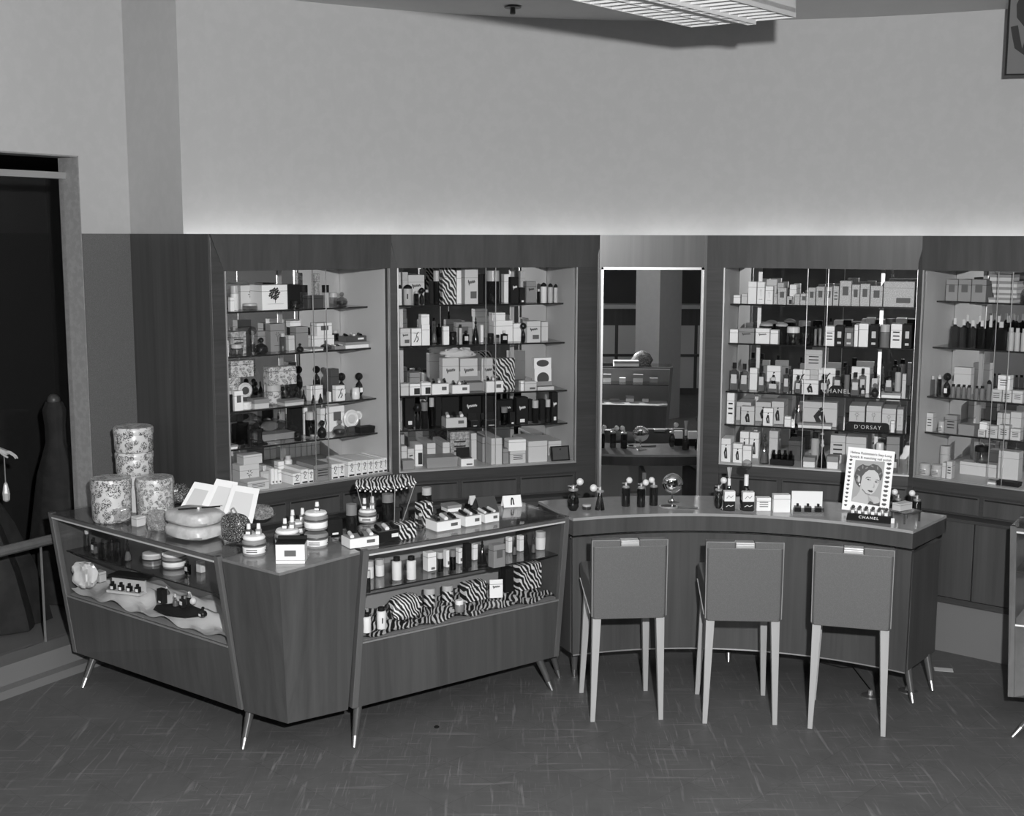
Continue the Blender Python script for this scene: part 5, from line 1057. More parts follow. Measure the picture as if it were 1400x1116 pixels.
obj('printed_patch', plate(MB(), -w * .2, w * .2, hh * .38, hh * .7, -.0005), INKG, t); obj('lid_seam', MB().box(-w / 2 - .0005, w / 2 + .0005, -.0006, 0, hh * .16, hh * .19), SH['G'], t)
# ------------------------------------------------------------------ on the middle display counter
put(447, 470, 733, 711, .921, 'box', 'K', 'g', 'black box with white tag behind the tallest striped tin', d=.06, rz=30)
put(472, 488, 737, 691, .921, 'cy', 'k', 'TG', 'black jar with grey lid beside the zebra awning', rz=0)
# zebra awning on thin rods
Pa = [G(493, 716, K), G(542, 707, K)]
aw = thing('awning_stand', 'zebra-striped scalloped awning on thin rods above small bottles', 'display stand', (Pa[0].x, Pa[0].y + .02, K + .0005), math.radians(8))
def loc(px, py, dy=0): q = Dp(px, py, Pa[0].y + .02 + dy); v = q - Vector((Pa[0].x, Pa[0].y + .02, K)); return Matrix.Rotation(-math.radians(8), 4, 'Z') @ v
f0, f1, b0, b1 = loc(485, 664), loc(570, 658), loc(489, 655, .12), loc(555, 648, .14)
m = MB(); rings = []
for i in range(13):
    e = i / 12; a = f0.lerp(f1, e); c = b0.lerp(b1, e); sag = .018 * math.sin(PI * e)
    rings.append([(a.x, a.y, a.z - sag), (a.lerp(c, .5).x, a.lerp(c, .5).y, a.lerp(c, .5).z + .008 - sag * .5), (c.x, c.y, c.z), (c.x, c.y, c.z - .003), (a.lerp(c, .5).x, a.lerp(c, .5).y, a.lerp(c, .5).z + .004 - sag * .5), (a.x, a.y, a.z - sag - .003)])
m.loft(rings); obj('awning', m, ZEBRA, aw)
m = MB()
for i in range(12):
    e = (i + .5) / 12; a = f0.lerp(f1, e); sag = .018 * math.sin(PI * e)
    m.lathe([(.011, -.001), (.011, .001)], 0, 0, 0, 14, M=Matrix.Translation((a.x, a.y - .001, a.z - sag - .007)) @ Matrix.Rotation(PI / 2, 4, 'X'))
obj('scalloped_valance', m, ZEBRA, aw)
m = MB()
for i in range(11):
    e = (i + 1) / 12; a = f0.lerp(f1, e); m.ball((a.x, a.y - .002, a.z - .018 * math.sin(PI * e) - .024), .0055, 8)
obj('bead_trim', m, SH['w'], aw, smooth=True)
for (ta, tb_) in (((487, 664), (500, 711)), ((508, 670), (509, 711)), ((540, 668), (539, 706)), ((568, 660), (550, 706))):
    obj('rod', MB().tube([loc(*ta), (loc(*tb_).x, loc(*tb_).y, .002)], .0022, 6), METAL, aw)
put(521, 538, 712, 677, K, 'cy', 'k', 'TG', 'black straight jar standing under the zebra awning')
tin(501, 716, 26, 699, 'small round tin with two bottles under the zebra awning', [(497, 684), (508, 682)], z=K)
put(476, 521, 748, 729, K, 'tray', 'W', '', 'white box of pale pieces at the left front corner, patch printed', d=.10, rz=32)
put(514, 552, 741, 719, K, 'tray', 'K', 'B', 'black box with white tag in front of the zebra awning', d=.09, rz=36)
put(543, 572, 737, 717, K, 'box', 'Z', '', 'zebra-sided box topped in white, right of the black box', d=.07, rz=36)
put(560, 568, 729, 705, K, 'cy', 'c', '', 'clear bottle, left of two beside zebra-sided box', dy=.06)
put(571, 579, 727, 703, K, 'cy', 'c', 'W', 'clear bottle, right of two beside zebra-sided box', dy=.06)
put(576, 590, 700, 668, K, 'cy', 'k', 'TW', 'dark jar with white lid behind the zebra boxes', dy=.02)
put(574, 594, 719, 688, K, 'box', 'Z', '', 'upright zebra-striped box left of the white trays', d=.06, rz=36)
for (x0, x1, yb, yt, lab) in ((594, 634, 725, 706, 'white tray with zebra-wrapped pieces, leftmost of three white trays'), (634, 661, 719, 699, 'white tray with black comb on top, middle of three'), (661, 685, 714, 697, 'white tray with a pale soap, rightmost of three')):
    o = put(x0, x1, yb, yt, K, 'tray', 'W', 'B' if x0 < 661 else '', lab, d=.11, rz=36, group='white open trays on the middle counter')
put(611, 632, 700, 691, K, 'flat', 'W', '', 'thin white card box lying behind the white trays', d=.08, rz=30)
def tent(px0, px1, yb, yt, mat, label, name='folded_card', cat='card', lean=25, rz=0, dep=.003, extra=None, z=K, up=.0006):
    P = G((px0 + px1) / 2, yb, z); w = wpx(px0, px1, P.y); h = (zt((px0 + px1) / 2, yt, P.y) - z) / math.cos(math.radians(lean)); M = Matrix.Rotation(math.radians(-lean), 4, 'X')
    o = obj(name, MB(M).box(-w / 2, w / 2, 0, dep, .001, h), mat, None, (P.x, P.y, z + up), math.radians(rz)); 
    obj('rear_flap', MB(Matrix.Translation((0, 2 * h * math.sin(math.radians(lean)), 0)) @ Matrix.Rotation(math.radians(lean), 4, 'X')).box(-w / 2, w / 2, -dep, 0, .001, h * .99), mat, o); tag(o, label, cat)
    if extra:
        mm = MB(M); strip(mm, [(-.08 * w, .2 * h), (-.05 * w, .6 * h), (-.0 * w, .8 * h)], .07 * w); strip(mm, [(.06 * w, .2 * h), (.05 * w, .62 * h), (.02 * w, .8 * h)], .07 * w); obj('printed_figures', mm, INK, o)
    return o
tent(643, 652, 691, 679, SH['P'], 'small pale card standing behind the white trays', rz=20)
tent(655, 684, 700, 682, SH['D'], 'dark folded leaflet behind the rightmost white tray', rz=25, lean=40)
tent(688, 715, 694, 679, SH['W'], 'white card printed with two figures at the counter end', rz=18, extra=1)
# ------------------------------------------------------------------ on the left display counter
def hatbox(cx, cy, z, r, h, mat, label, lid=True):
    o = obj('hatbox', MB().lathe([(r * .90, 0), (r * .97, .012), (r * .98, h * .78), (r * .96, h * .8)], 0, 0, 0, 36), mat, None, (cx, cy, z + .0004), smooth=True)
    obj('lid', MB().lathe([(r * 1.0, h * .72), (r * 1.01, h * .74), (r * 1.015, h * .93), (r * .96, h * .995), (r * .3, h)], 0, 0, 0, 36), mat, o, smooth=True)
    tag(o, label, 'hatbox', 'round flowered boxes on the left counter'); return o
ra = .098
hL, hS, hR = (-2.086, 6.313), (-2.03, 6.545), (-1.878, 6.385)
zm = zt(170, 652, hS[1] - ra)
o = item('box', .16, .15, zm - K - .001, 'P', ''); o.location = (hS[0], hS[1] - .075, K + .0005); o.name = 'carton'; tag(o, 'pale square box carrying the stack of two round flowered boxes', 'box')
z1_ = zt(170, 621, hS[1] - ra)
hatbox(*hS, zm, .1, z1_ - zm, FLOR, 'lower of the two round flowered boxes stacked on the pale box')
hatbox(*hS, z1_ + .001, .104, zt(170, 587, hS[1] - ra) - z1_, FLOR, 'topmost round flowered box, at the top of the stack')
hatbox(*hL, K, .103, zt(136, 658, hL[1] - ra) - K, FLOR, 'round flowered box at the left end of the counter')
hatbox(*hR, K, .098, zt(197, 657, hR[1] - ra) - K, FLOR2, 'round flowered box in clear wrap, right of the stack')
WRAP = crinkle('cellophane', .85, .35)
def pillow(name, px, yb, wp, yt, mat, label, cat, d, rz=0, z=K, dy=0, amp=.10, up=.0008, extra=None, p=.45):
    P = G(px, yb, z); P.y += dy; P.x *= P.y / (P.y - dy); w = wp * P.y / 1707; h = zt(px, yt, P.y) - z; rings = []; n = 9; m_ = 28
    for i in range(n + 1):
        a = -PI / 2 + PI * i / n; rr = max(.02, math.cos(a)) ** p; ring = []
        for k in range(m_):
            t_ = 2 * PI * k / m_; c, s_ = math.cos(t_), math.sin(t_)
            x = math.copysign(abs(c) ** .6, c) * rr * w / 2; y = math.copysign(abs(s_) ** .6, s_) * rr * d / 2
            f_ = 1 + amp * (random.random() - .5) + amp * .5 * math.sin(5 * t_ + i)
            ring.append((x * f_, y * f_, h / 2 + h / 2 * math.copysign(abs(math.sin(a)) ** .7, math.sin(a)) * (1 + (amp * .4 * (random.random() - .5) if a > 0 else 0))))
        rings.append(ring)
    o = obj(name, MB().loft(rings), mat, None, (P.x, P.y + d / 2, z + up), math.radians(rz), smooth=True); tag(o, label, cat); return o, w, h
QUILT = pattern_speckle('quilted_satin', .48, .60, 14, .35)
q1, w_, h_ = pillow('quilted_case', 258, 742, 82, 722, QUILT, 'lower puffy quilted satin case of the pair in wrap', 'quilted case', .22, -35, dy=.02, amp=.06, p=.3)
zq = K + h_ + .001
q2, w_, h2 = pillow('quilted_case', 259, 742, 84, 722, QUILT, 'upper puffy quilted satin case lying on the lower one', 'quilted case', .22, -35, dy=.02, amp=.06, p=.3)
q2.location.z = zq
zc_ = zq + h2
pillow('wrapped_packet', 310, 716, 58, 694, QUILT, 'long pale puffy case reaching behind the beaded purse', 'packet', .14, -30, amp=.12, dy=.10)
o = obj('comb', MB().box(-.045, .045, -.006, .006, 0, .006), SH['K'], None, (q2.location.x - .03, q2.location.y - .01, zc_ + .001), math.radians(20)); obj('metal_tip', MB().box(.045, .056, -.006, .006, 0, .007), METAL, o); tag(o, 'short black comb lying on the front of the quilted case', 'comb', 'combs on the quilted case')
o = obj('comb', MB().box(-.045, .045, -.006, .006, 0, .006), SH['K'], None, (q2.location.x + .075, q2.location.y + .03, zc_ + .001), math.radians(20)); obj('metal_tip', MB().box(.045, .056, -.006, .006, 0, .007), METAL, o); tag(o, 'short black comb lying further back toward the white cards', 'comb', 'combs on the quilted case')
pillow('wrapped_packet', 153, 716, 46, 694, WRAP, 'clear crinkled wrapped packet before the left flowered box', 'packet', .10, -30, amp=.3)
pillow('wrapped_packet', 214, 728, 30, 700, WRAP, 'pale cellophane bag between the flowered boxes and quilted case', 'packet', .07, -30, amp=.3)
pillow('wrapped_packet', 352, 715, 40, 694, WRAP, 'cellophane packet at the back right behind the beaded purse', 'packet', .10, -35, amp=.25, dy=.04)
pillow('bouquet', 243, 690, 34, 664, SPARK, 'dark glittery bunch left of the fanned white cards', 'ornament', .08, 0, amp=.4, dy=-.02)
o, w_, h_ = pillow('beaded_purse', 320, 744, 44, 706, SPARK, 'dark beaded purse with looped handle, next to the striped tin', 'purse', .09, -35, amp=.12)
o.location.x -= .0; obj('looped_handle', MB().tube([(-.02, 0, h_ * .9), (-.02, -.01, h_ + .02), (.01, -.02, h_ + .035), (.03, -.02, h_ + .015), (.03, 0, h_ * .85)], .004, 8), METAL, o, smooth=True)
put(177, 190, 720, 707, K, 'box', 'P', '', 'small pale box in front of the flowered boxes', d=.05, rz=-38)
put(194, 201, 716, 708, K, 'box', 'W', '', 'tiny white box right of the small pale box', d=.03, rz=-38)
def cardup(quad, label, lean, y0=None, panel=True, dx=0):
    """thin card leaning back; quad = its outline as seen, bottom edge first"""
    bx = sum(q[0] for q in quad[:2]) / 2; by = max(q[1] for q in quad); P = G(bx, by, K); P.y += dx; P.x *= P.y / (P.y - dx)
    tl = math.tan(math.radians(lean)); pts = []
    for (x, y) in quad:
        X, Y, Z = ray(x, y)      # meet the leaning plane  y = P.y + (z-K)*tl
        k = (P.y + (H - K) * tl) / (Y - Z * tl); pts.append(Vector((X * k - P.x, Y * k - P.y, H + Z * k - K)))
    nrm = (pts[1] - pts[0]).cross(pts[2] - pts[0]).normalized() * .003
    def slab(q, off, th): a = [p + off for p in q]; b_ = [p + off + th for p in q]; n = len(a); return MB().add(a + b_, [tuple(range(n)), tuple(range(2 * n - 1, n - 1, -1))] + [(i, (i + 1) % n, n + (i + 1) % n, n + i) for i in range(n)])
    o = obj('greeting_card', slab(pts, Vector((0, 0, 0)), Vector((0, .003, 0))), SH['W'], None, (P.x, P.y, K + .001))
    if panel:
        c = sum(pts, Vector()) / len(pts); obj('printed_panel', slab([c + (p - c) * .68 for p in pts], Vector((0, -.0015, 0)), Vector((0, .001, 0))), SH['P'] if panel == 1 else grey(.68, .5, 'card_panel'), o)
    c = max(pts, key=lambda p: p.z); obj('back_support', MB().tube([c * .8 + Vector((0, .004, 0)), Vector((c.x * .8, c.y + .05, .002))], .002, 5), SH['W'], o); tag(o, label, 'card', 'white cards fanned on the left counter')
cardup([(236, 712), (270, 714), (294, 664), (266, 659)], 'leftmost of the fanned white cards, grey panel printed', 25)
cardup([(270, 712), (322, 714), (325, 660), (296, 655)], 'middle card of the fanned white cards, standing highest', 22, panel=2, dx=.03)
cardup([(300, 716), (345, 716), (355, 669), (318, 663)], 'rightmost of the fanned white cards, leaning right', 28, panel=2, dx=-.02)
# ------------------------------------------------------------------ inside the left showcase
def cloth(name, P, e0, e1, r0, r1, z, amp, mat, label, hang=True, fr=5, par=None):
    nx, ny = 60, 14; vs = []; fs = []
    for j in range(ny + 1):
        for i in range(nx + 1):
            e = e0 + (e1 - e0) * i / nx; r = r0 + (r1 - r0) * j / ny
            hz = .006 + amp * (.5 + .5 * math.sin(fr * 6.28 * e + 3 * math.sin(9 * r + 2 * e))) * (.4 + .6 * math.sin(PI * min(1, j / ny * 1.1))) + amp * .4 * (.5 + .5 * math.sin(41 * e + 60 * r))
            vs.append(P(e, z, r)[:2] + (z + hz,))
    for j in range(ny):
        for i in range(nx):
            a = j * (nx + 1) + i; fs.append((a, a + 1, a + nx + 2, a + nx + 1))
    n = len(vs); vs += [(v[0], v[1], v[2] - .004) for v in vs]; fs += [(b_[3] + n, b_[2] + n, b_[1] + n, b_[0] + n) for b_ in list(fs)]
    o = obj(name, MB().add(vs, fs), mat, smooth=True); tag(o, label, 'cloth'); return o
SATIN = grey(.74, .14, 'pale_satin', 0, 1.0)
cloth('satin_drape', PA, .03, .97, .025, .40, ZW, .05, SATIN, 'shiny pale satin cloth lining the left display counter', fr=3)
ZC = ZW + .062
def inA(px0, px1, yb, yt, z, kind, sh, code, label, d=None, **k): return put(px0, px1, yb, yt, z, kind, sh, code, label, d=d, rz=-39, **k)
inA(90, 101, 745, 716, ZS + .001, 'ro', 'c', '', 'little glass flask at the left end of the counter shelf')
inA(137, 144, 764, 738, ZS + .001, 'bx', 'c', '', 'upright clear tube on the left counter shelf', d=.02)
inA(148, 154, 762, 738, ZS + .001, 'cy', 'c', '', 'slim clear bottle beside the upright tube')
inA(112, 120, 754, 726, ZS + .001, 'cy', 'c', 'W', 'clear white-capped bottle second from the left end of the shelf')
inA(122, 131, 758, 736, ZS + .001, 'sq', 'c', '', 'square clear flacon left of the upright tube')
inA(157, 163, 764, 742, ZS + .001, 'cy', 'c', 'T', 'thin clear tube left of the pointed clear flacon')
inA(250, 259, 786, 768, ZS + .001, 'sq', 'd', '', 'dark flacon right of the striped tin in the left counter')
inA(165, 176, 768, 738, ZS + .001, 'co', 'c', '', 'pointed clear flacon in the middle of the counter shelf')
o = inA(182, 211, 766, 758, ZS + .001, 'jar', 'p', 'W', 'low pale round dish on the left counter shelf')
tin(234, 779, 34, 760, 'striped tin lying inside the left display counter', [(221, 770)], z=ZS + .001, lab_text=False)
inA(266, 277, 783, 768, ZS + .001, 'box', 'P', '', 'small pale box near the right end of the counter shelf')
pillow('satin_bow', 113, 806, 36, 772, SATIN, 'pale gathered satin bow at the left of the showcase', 'bow', .08, -39, z=ZC, amp=.35)
inA(124, 140, 800, 782, ZC, 'box', 'P', '', 'pale box tucked between the bow and bottle set', dy=.06)
P = G(168, 813, ZC); w = wpx(139, 197, P.y) * .98
t = thing('bottle_set', 'pale open-fronted set of four little bottles under a dark lid', 'gift set', (P.x, P.y, ZC + .001), math.radians(-20))
hh = .075
obj('tray', MB().box(-w / 2, w / 2, 0, .06, 0, .012), SH['P'], t); obj('back_card', MB().box(-w / 2, w / 2, .05, .06, .012, hh), SH['P'], t); obj('dark_lid', MB().box(-w / 2 - .01, w / 2 + .01, .03, .12, hh, hh + .012), SH['K'], t)
for k in range(4):
    x = -w / 2 + w * (k + .5) / 4; b_ = obj('bottle', MB().box(x - .013, x + .013, .012, .032, .012, .042), SH['k' if k % 2 else 'd'], t); obj('white_label', MB().box(x - .008, x + .008, .0105, .0115, .016, .032), SH['W'], b_); obj('cap', MB().box(x - .006, x + .006, .016, .028, .042, .056), SH['K'], b_)
P = G(243, 838, ZC); obj_t = obj('display_mat', MB().lathe([(.16, 0), (.165, .003), (.15, .006)], 0, 0, 0, 8, 1, .55), SH['K'], None, (P.x, P.y + .03, ZC + .001), math.radians(-32)); tag(obj_t, 'dark cloth mat under the bottles in the left showcase', 'mat')
ZD = ZC + .008
inA(212, 225, 826, 806, ZD, 'box', 'K', 'g', 'black bottle box with white tag on the dark mat', d=.03)
inA(219, 229, 815, 803, ZD + .0, 'co', 'c', 'W', 'clear flacon behind the black tagged box', dy=.02)
inA(231, 241, 830, 813, ZD, 'co', 'c', 'W', 'white-stoppered flacon in the middle of the mat')
inA(243, 252, 832, 816, ZD, 'sq', 'k', '', 'black square flacon with label on the mat')
atomizer(255, 263, 829, 818, 264, 822, 5.4, SH['k'], 'small black atomizer with big ivory bulb in the left showcase', z=ZD, group='atomizers in the showcase')
inA(267, 279, 845, 831, ZC, 'ro', 'k', 'l', 'round black flask with white label right of the mat')
# ------------------------------------------------------------------ inside the middle showcase
def inB(px0, px1, yb, yt, z, kind, sh, code, label, d=None, rz=36, **k): return put(px0, px1, yb, yt, z, kind, sh, code, label, d=d, rz=rz, **k)
zs_ = ZS + .001; g1 = 'bottles on the middle counter shelf'
inB(501, 509, 811, 781, zs_, 'cy', 'k', 'T', 'slim black tube at the left end of the shelf', group=g1)
inB(503, 514, 797, 768, zs_, 'cy', 'w', 'TW', 'white bottle behind the slim black tube', group=g1, dy=.07)
inB(516, 529, 790, 766, zs_, 'cy', 'w', 'TW', 'second white bottle from the left on the shelf', group=g1, dy=.02)
inB(539, 553, 794, 763, zs_, 'cy', 'w', '', 'white cylinder with black cap, left of its twin', group=g1)
inB(559, 573, 793, 762, zs_, 'cy', 'w', '', 'white cylinder with black cap, right of its twin', group=g1)
inB(584, 598, 781, 756, zs_, 'box', 'W', 'x', 'white box with dark footer on the counter shelf', d=.05)
inB(600, 609, 782, 756, zs_, 'cy', 'd', 'T', 'dark capped bottle right of the white footer box', group=g1)
inB(610, 615, 776, 753, zs_, 'box', 'W', 'p', 'narrow white box between two dark bottles', d=.03)
inB(617, 626, 780, 753, zs_, 'cy', 'd', 'TG', 'dark bottle with grey cap on the counter shelf', group=g1)
inB(627, 633, 771, 750, zs_, 'box', 'W', 'p', 'narrow white box right of grey-capped bottle', d=.03)
inB(636, 646, 777, 744, zs_, 'bx', 'K', '', 'tall black box in the middle of the shelf', d=.03)
inB(647, 654, 766, 745, zs_, 'box', 'W', '', 'slim white box right of the tall black box', d=.03)
inB(656, 670, 772, 740, zs_, 'co', 'k', '', 'black teardrop flacon in the middle of shelf', group=g1)
inB(673, 693, 776, 745, zs_, 'box', 'G', 'q', 'grey box with ornate bottle picture', d=.05)
for k, (a, b_, yb, yt, kd, s_, c_, lb) in enumerate([(695, 701, 756, 735, 'box', 'W', '', 'white slim box, first after the ornate grey box'), (702, 709, 760, 733, 'co', 'c', '', 'clear spire flacon after the ornate grey box'), (710, 717, 754, 733, 'box', 'W', '', 'white slim box between the two spire flacons'), (718, 727, 759, 731, 'co', 'k', '', 'black spire flacon left of the white beaker'), (728, 735, 757, 730, 'co', 'c', '', 'clear spire flacon touching the white beaker'), (736, 751, 752, 728, 'cy', 'w', 'TW', 'wide white beaker near the right end'), (753, 760, 752, 727, 'co', 'c', '', 'clear spire flacon right of the white beaker'), (763, 770, 750, 725, 'cy', 'k', 'T', 'last black bottle at the right end of shelf')]):
    inB(a, b_, yb, yt, zs_, kd, s_, c_, lb, d=.03 if kd == 'box' else None, group=g1 if kd != 'box' else None)
cloth('zebra_cloth', PBc, .03, .97, .022, .42, ZW, .035, ZEBRAC, 'rumpled zebra-striped cloth lining the middle display counter', fr=4)
ZE = ZW + .045; g2 = 'white black-capped bottles on the zebra cloth'
inB(498, 511, 866, 840, ZW + .045, 'cy', 'w', '', 'white black-capped bottle at lower left corner of showcase', group=g2)
inB(518, 532, 861, 832, ZW + .045, 'cy', 'w', 'M', 'white black-capped bottle, right one of the pair', group=g2)
pillow('zebra_pouch', 553, 850, 44, 818, ZEBRA, 'zebra-striped pouch lying open in the middle showcase', 'pouch', .11, 36, z=ZE, amp=.2)
inB(551, 570, 838, 818, ZE + .0, 'flat', 'D', '', 'dark compact leaning beside the zebra pouch', d=.03, dy=-.045)
inB(583, 600, 830, 806, ZE, 'cy', 'Z', 'TW', 'zebra-striped round drum box, left one of two')
inB(608, 624, 824, 802, ZE, 'cy', 'Z', 'TW', 'zebra-striped round drum box, right one of two')
inB(625, 638, 838, 822, ZE, 'jar', 'g', 'W', 'small grey jar on the zebra cloth')
inB(634, 668, 822, 797, ZE, 'box', 'Z', '', 'wide zebra box left of the script card', d=.06)
inB(669, 688, 818, 793, ZE, 'box', 'W', 's', 'white card with script propped on the zebra cloth', d=.01, rz=10)
inB(690, 704, 812, 777, ZE, 'box', 'K', '', 'tall black box behind the script card', d=.05, dy=.03)
inB(706, 745, 806, 772, ZE, 'box', 'Z', '', 'large zebra-covered box at right in showcase', d=.07)
inB(748, 762, 795, 778, ZE, 'ro', 'k', 'B', 'black round flask at the showcase right end')
# ------------------------------------------------------------------ floor bits
t = obj('paper_slip', MB().box(-.05, .05, -.03, .03, 0, .0015), SH['P'], None, G(1290, 916, .001), math.radians(-14)); tag(t, 'slip of pale paper on the floor by the counter leg', 'paper')
for (x, y, l_) in ((1190, 952, 'flat round floor outlet under the rightmost chair'), (1246, 951, 'flat round floor outlet by the counter front leg')):
    P = G(x, y, 0); t = obj('floor_outlet', MB().lathe([(.05, 0), (.048, .005), (.03, .007)], 0, 0, 0, 24), SH['D'], None, (P.x, P.y + (.06 if x > 1200 else 0), .0005), smooth=True); tag(t, l_, 'floor outlet', 'floor outlets')
    obj('plug', MB().lathe([(.014, .006), (.012, .03), (.005, .034)], 0, 0, 0, 10), METAL, t, smooth=True)
P = G(1190, 952, 0); q = G(1150, 912, 0)
t = obj('power_cord', MB().tube([(P.x, P.y, .036), (P.x + .02, P.y + .05, .008), (q.x + .06, q.y - .02, .006), (q.x, q.y - .03, .006), (q.x - .12, q.y + .07, .006), (q.x - .14, q.y + .16, .12), (q.x - .14, q.y + .17, .17)], .0035, 6), SH['K'], smooth=True); tag(t, 'thin dark cord looping from the floor outlet to the counter', 'cord')
P = G(597, 995, 0); t = obj('button', MB().lathe([(.012, 0), (.013, .004), (.010, .007)], 0, 0, 0, 12), SH['K'], None, (P.x, P.y, .0005)); tag(t, 'tiny round black button lying on the open floor', 'button')
# ------------------------------------------------------------------ mannequin in the show window
SKIN = grey(.55, .45, 'mannequin_plaster'); TULLE = pattern_speckle('dark_tulle', .010, .018, 12, .8)
mb = Dp(-92, 640, 7.0); t = thing('mannequin', 'mannequin in a full dark gown holding a dangling crystal bottle in the show window', 'mannequin', (mb.x, 7.0, .13), 0)
hz = Dp(6, 622, 6.9); hx, hy, hh_ = hz.x - mb.x, -.10, hz.z - .13
me = bpy.data.meshes.new('mannequin_body')
J = [(0, 0, .98, .13), (0, 0, 1.12, .10), (0, .01, 1.3, .135), (0, .01, 1.42, .12), (0, .01, 1.50, .045), (.01, -.01, 1.58, .05), (.01, -.015, 1.66, .085), (.01, -.01, 1.74, .07), (.16, .0, 1.41, .05), (.27, -.03, 1.2, .038), (hx - .09, hy + .01, hh_ + .06, .026), (hx - .05, hy, hh_ + .03, .022), (-.16, 0, 1.41, .05), (-.26, -.02, 1.18, .038), (-.2, -.14, 1.02, .024), (-.05, 0, .6, .08), (.05, 0, .6, .08), (-.06, 0, .1, .04), (.06, 0, .1, .04), (-.06, -.08, .03, .03), (.06, -.08, .03, .03)]
E_ = [(0, 1), (1, 2), (2, 3), (3, 4), (4, 5), (5, 6), (6, 7), (3, 8), (8, 9), (9, 10), (10, 11), (3, 12), (12, 13), (13, 14), (0, 15), (0, 16), (15, 17), (16, 18), (17, 19), (18, 20)]
me.from_pydata([j[:3] for j in J], E_, []); bo = bpy.data.objects.new('body', me); C.objects.link(bo); bo.parent = t
sk = bo.modifiers.new('skin', 'SKIN'); sv = me.skin_vertices[0].data
for i, j in enumerate(J): sv[i].radius = (j[3], j[3] * .8)
sv[0].use_root = True
sb = bo.modifiers.new('sub', 'SUBSURF'); sb.levels = 2; sb.render_levels = 2; me.materials.append(SKIN)
hd = MB(Matrix.Translation((hx, hy, hh_)))
hd.loft([[(-.055 + a * .05, -.014 + b_ * .028, .03 - .02 * a + c_ * .022) for b_, c_ in ((0, 0), (1, 0), (1, 1), (0, 1))] for a in (0, .5, 1, 1.5)])
for k in range(4):
    y = -.016 + .0105 * k; L = (.07, .078, .072, .058)[k]
    hd.tube([(.01, y, .018), (.01 + L * .4, y, .012), (.01 + L * .75, y, -.006), (.01 + L * .85, y, -.02)], .0062, 6, r2=.0042)
hd.tube([(-.02, -.014, .02), (.01, -.026, .0), (.03, -.024, -.012)], .007, 6, r2=.005)
obj('hand', hd, SKIN, t, smooth=True)
n = 48; rings = []
for z, r in ((.99, .125), (.93, .17), (.8, .30), (.6, .42), (.35, .52), (.12, .58), (.02, .60)): rings.append([(r * (1 + .05 * math.sin(12 * 2 * PI * k / n)) * math.cos(2 * PI * k / n), .75 * r * (1 + .05 * math.sin(12 * 2 * PI * k / n)) * math.sin(2 * PI * k / n), z) for k in range(n)])
obj('gown', MB().loft(rings).lathe([(.12, .98), (.125, 1.08), (.16, 1.28), (.15, 1.36)], 0, .01, 0, 24, 1, .75), TULLE, t, smooth=True)
obj('face_features', MB().lathe([(.012, 0), (.006, .02)], .01, -.09, 1.65, 8, M=None), SKIN, t, smooth=True)
obj('hair', MB().ball((.01, .01, 1.70), .09, 16), SH['D'], t, smooth=True)
hb_ = Dp(9, 640, 6.9); hb2 = Dp(9, 686, 6.9)
bt = thing('hanging_crystal_bottle', 'slim crystal bottle hanging on a chain from the mannequin hand', 'bottle', (hb2.x, 6.9, hb2.z))
obj('glass_body', MB().lathe([(.008, 0), (.019, .01), (.021, .05), (.012, .10), (.006, .11)], 0, 0, 0, 8), SH['p'], bt, smooth=False)
obj('chain', MB().tube([(0, 0, .11), (0, 0, hh_ + .13 - hb2.z)], .0035, 6), METAL, bt)
gp = Dp(78, 640, 7.5)
t = thing('gown_form', 'dark gown draped on a form in the show window beside the door jamb', 'dress', (gp.x, 7.5, .13))
rings = []
for z, r in ((1.25, .05), (1.2, .07), (1.1, .06), (1.0, .06), (.8, .12), (.4, .18), (.02, .22)): rings.append([(r * (1 + .06 * math.sin(9 * 2 * PI * k / n)) * math.cos(2 * PI * k / n), .8 * r * math.sin(2 * PI * k / n), z) for k in range(n)])
obj('gown', MB().loft(rings), TULLE, t, smooth=True); obj('stand_base', MB().cyl(0, 0, 0, .02, .12), SH['K'], t); obj('neck_cap', MB().ball((0, 0, 1.26), .04), SH['D'], t, smooth=True)
# ------------------------------------------------------------------ rest of the shop, seen in the mirrors
t = obj('column', MB().prism([(1.62, -1.0), (1.9, -.72), (2.22, -1.0), (1.9, -1.3)], 0, CZ), PLAS); t['kind'] = 'structure'
t = thing('shelving_unit', 'long low shelving unit against the rear wall, seen in the tall mirror', 'shelving', (1.9, -3.4, 0))
obj('carcass', MB().box(-3.4, 2.2, -.4, .0, 0, 1.3), WOODC, t); obj('top_board', MB().box(-3.45, 2.25, -.42, .03, 1.3, 1.36), SH['P'], t)
for k in range(9): obj('pale_panel', MB().box(-3.3 + .6 * k, -2.75 + .6 * k, .0, .01, .1, 1.05), SH['P'], t)
obj('rail', MB().box(-3.4, 2.2, .0, .02, .58, .62), WOODC, t)
showcase('display counter near the camera, seen only in the tall mirror', (1.82, 1.32), (.35, 1.12), (1.78, 1.30), (.40, 1.10), (.12, -.99), .44, [((1.75, 1.2, 0), (1.74, 1.18, ZB)), ((.5, 1.05, 0), (.5, 1.04, ZB)), ((1.7, .9, 0), (1.7, .93, ZB))])
for k in range(14):
    sx_ = .45 + .09 * k; zz = ZS + .001 if k % 2 else ZW + .001
    o = item('flat' if k % 3 else 'box', .07 + .02 * (k % 3), .07, .03 + .02 * (k % 4), 'WPWGP'[k % 5], ''); o.location = (sx_ + .02, .94 + .004 * k, zz); o.rotation_euler = (0, 0, math.radians(180 + 8)); o.name = 'carton'
    tag(o, 'small pale merchandise box inside the mirrored display counter', 'box', 'boxes inside the mirrored display counter')
o = item('flat', .28, .16, .06, 'W', ''); o.location = (1.3, 1.1, KT + .001); o.name = 'gift_box'; tag(o, 'white flat box on the mirrored display counter', 'box')
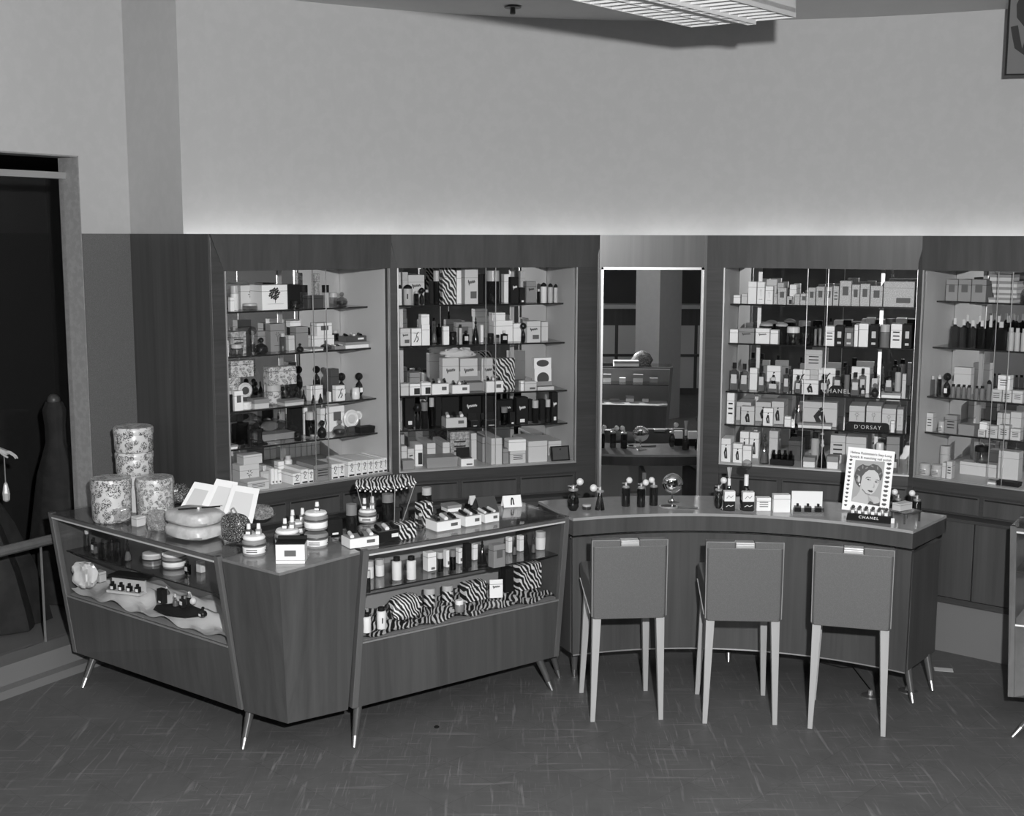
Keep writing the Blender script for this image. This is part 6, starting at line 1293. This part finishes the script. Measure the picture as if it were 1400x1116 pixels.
o = obj('ornament', MB().lathe([(.10, 0), (.13, .05), (.09, .12), (.02, .16)], 0, 0, 0, 14, 1, .6), SPARK, None, (1.5, 1.02, KT + .001), smooth=True); tag(o, 'dark sparkling ornament on the mirrored display counter', 'ornament')
# boxes stored behind the curved counter (seen in the mirror)
for k, (a, r0, w, h, s_) in enumerate([(96.5, 2.0, .22, .07, 'G'), (93.5, 1.98, .10, .16, 'P'), (87.5, 2.0, .14, .10, 'D'), (84.5, 2.0, .12, .12, 'P'), (77, 2.0, .20, .13, 'G')]):
    P = cp(r0 - .1, a); o = item('box', w, .09, h, s_, ''); o.location = (P[0], P[1], .4555); o.rotation_euler = (0, 0, math.radians(a - 90)); o.name = 'carton'
    tag(o, ['long grey box', 'upright pale box', 'dark box', 'square pale box', 'wide grey box'][k] + ' stored inside the curved counter, seen in the mirror', 'box', 'boxes stored behind the counter')
# ------------------------------------------------------------------ light and camera
def light(kind, loc, e, **k):
    l = bpy.data.lights.new(kind.lower(), kind); l.energy = e
    for a, b_ in k.items(): setattr(l, a, b_)
    o = bpy.data.objects.new(l.name, l); C.objects.link(o); o.location = loc; return o
fl = light('SPOT', (.27, .0, 2.74), 1500, spot_size=math.radians(140), spot_blend=.35, shadow_soft_size=.045); fl.name = 'camera_flash'
fl.rotation_euler = (Vector((.15, 7.0, 1.9)) - fl.location).to_track_quat('-Z', 'Y').to_euler()
for i, (x, y) in enumerate([(-2.6, 2.6), (1.2, -.4), (3.2, 2.8), (-1.5, -3.0)]):  # unseen fixtures and area lamps added to supply the ambient fill
    lit_fixture((x, y), Vector((-.66, -.751)), Vector((-.751, .66)), 2.0, .5, 3.35, ['ceiling light over the left side of the shop, outside the picture', 'ceiling light over the camera, outside the picture', 'ceiling light over the right side of the shop, outside the picture', 'ceiling light at the rear of the shop, outside the picture'][i], 1.0, False)
    a = light('AREA', (x - .9, y - .5, 3.3), 14, shape='RECTANGLE', size=1.9, size_y=.45); a.rotation_euler = (0, 0, math.radians(-131)); a.name = 'fixture_light'
wd_ = bpy.data.worlds.new('world'); bpy.context.scene.world = wd_; wd_.use_nodes = True
wd_.node_tree.nodes['Background'].inputs[0].default_value = (.02, .02, .02, 1)
cam = bpy.data.cameras.new('camera'); co = bpy.data.objects.new('camera', cam); C.objects.link(co)
cam.sensor_fit = 'HORIZONTAL'; cam.sensor_width = 36; cam.lens = 36 * F / 1400; cam.clip_end = 100; cam.clip_start = .05
fw = Vector((0, ct, -st)); rt0 = Vector((1, 0, 0)); up0 = Vector((0, st, ct))
# image axes rolled by RO
rx_ = rt0 * math.cos(RO) + up0 * math.sin(RO); ux_ = up0 * math.cos(RO) - rt0 * math.sin(RO)
co.matrix_world = Matrix(((rx_.x, ux_.x, -fw.x, 0), (rx_.y, ux_.y, -fw.y, 0), (rx_.z, ux_.z, -fw.z, H), (0, 0, 0, 1)))
sc = bpy.context.scene; sc.camera = co
sc.view_settings.view_transform = 'Standard'; sc.view_settings.look = 'None'; sc.view_settings.exposure = 0; sc.view_settings.gamma = 1; sc.view_settings.use_curve_mapping = False
for o in PLACED:
    if '_top' in o: del o['_top']
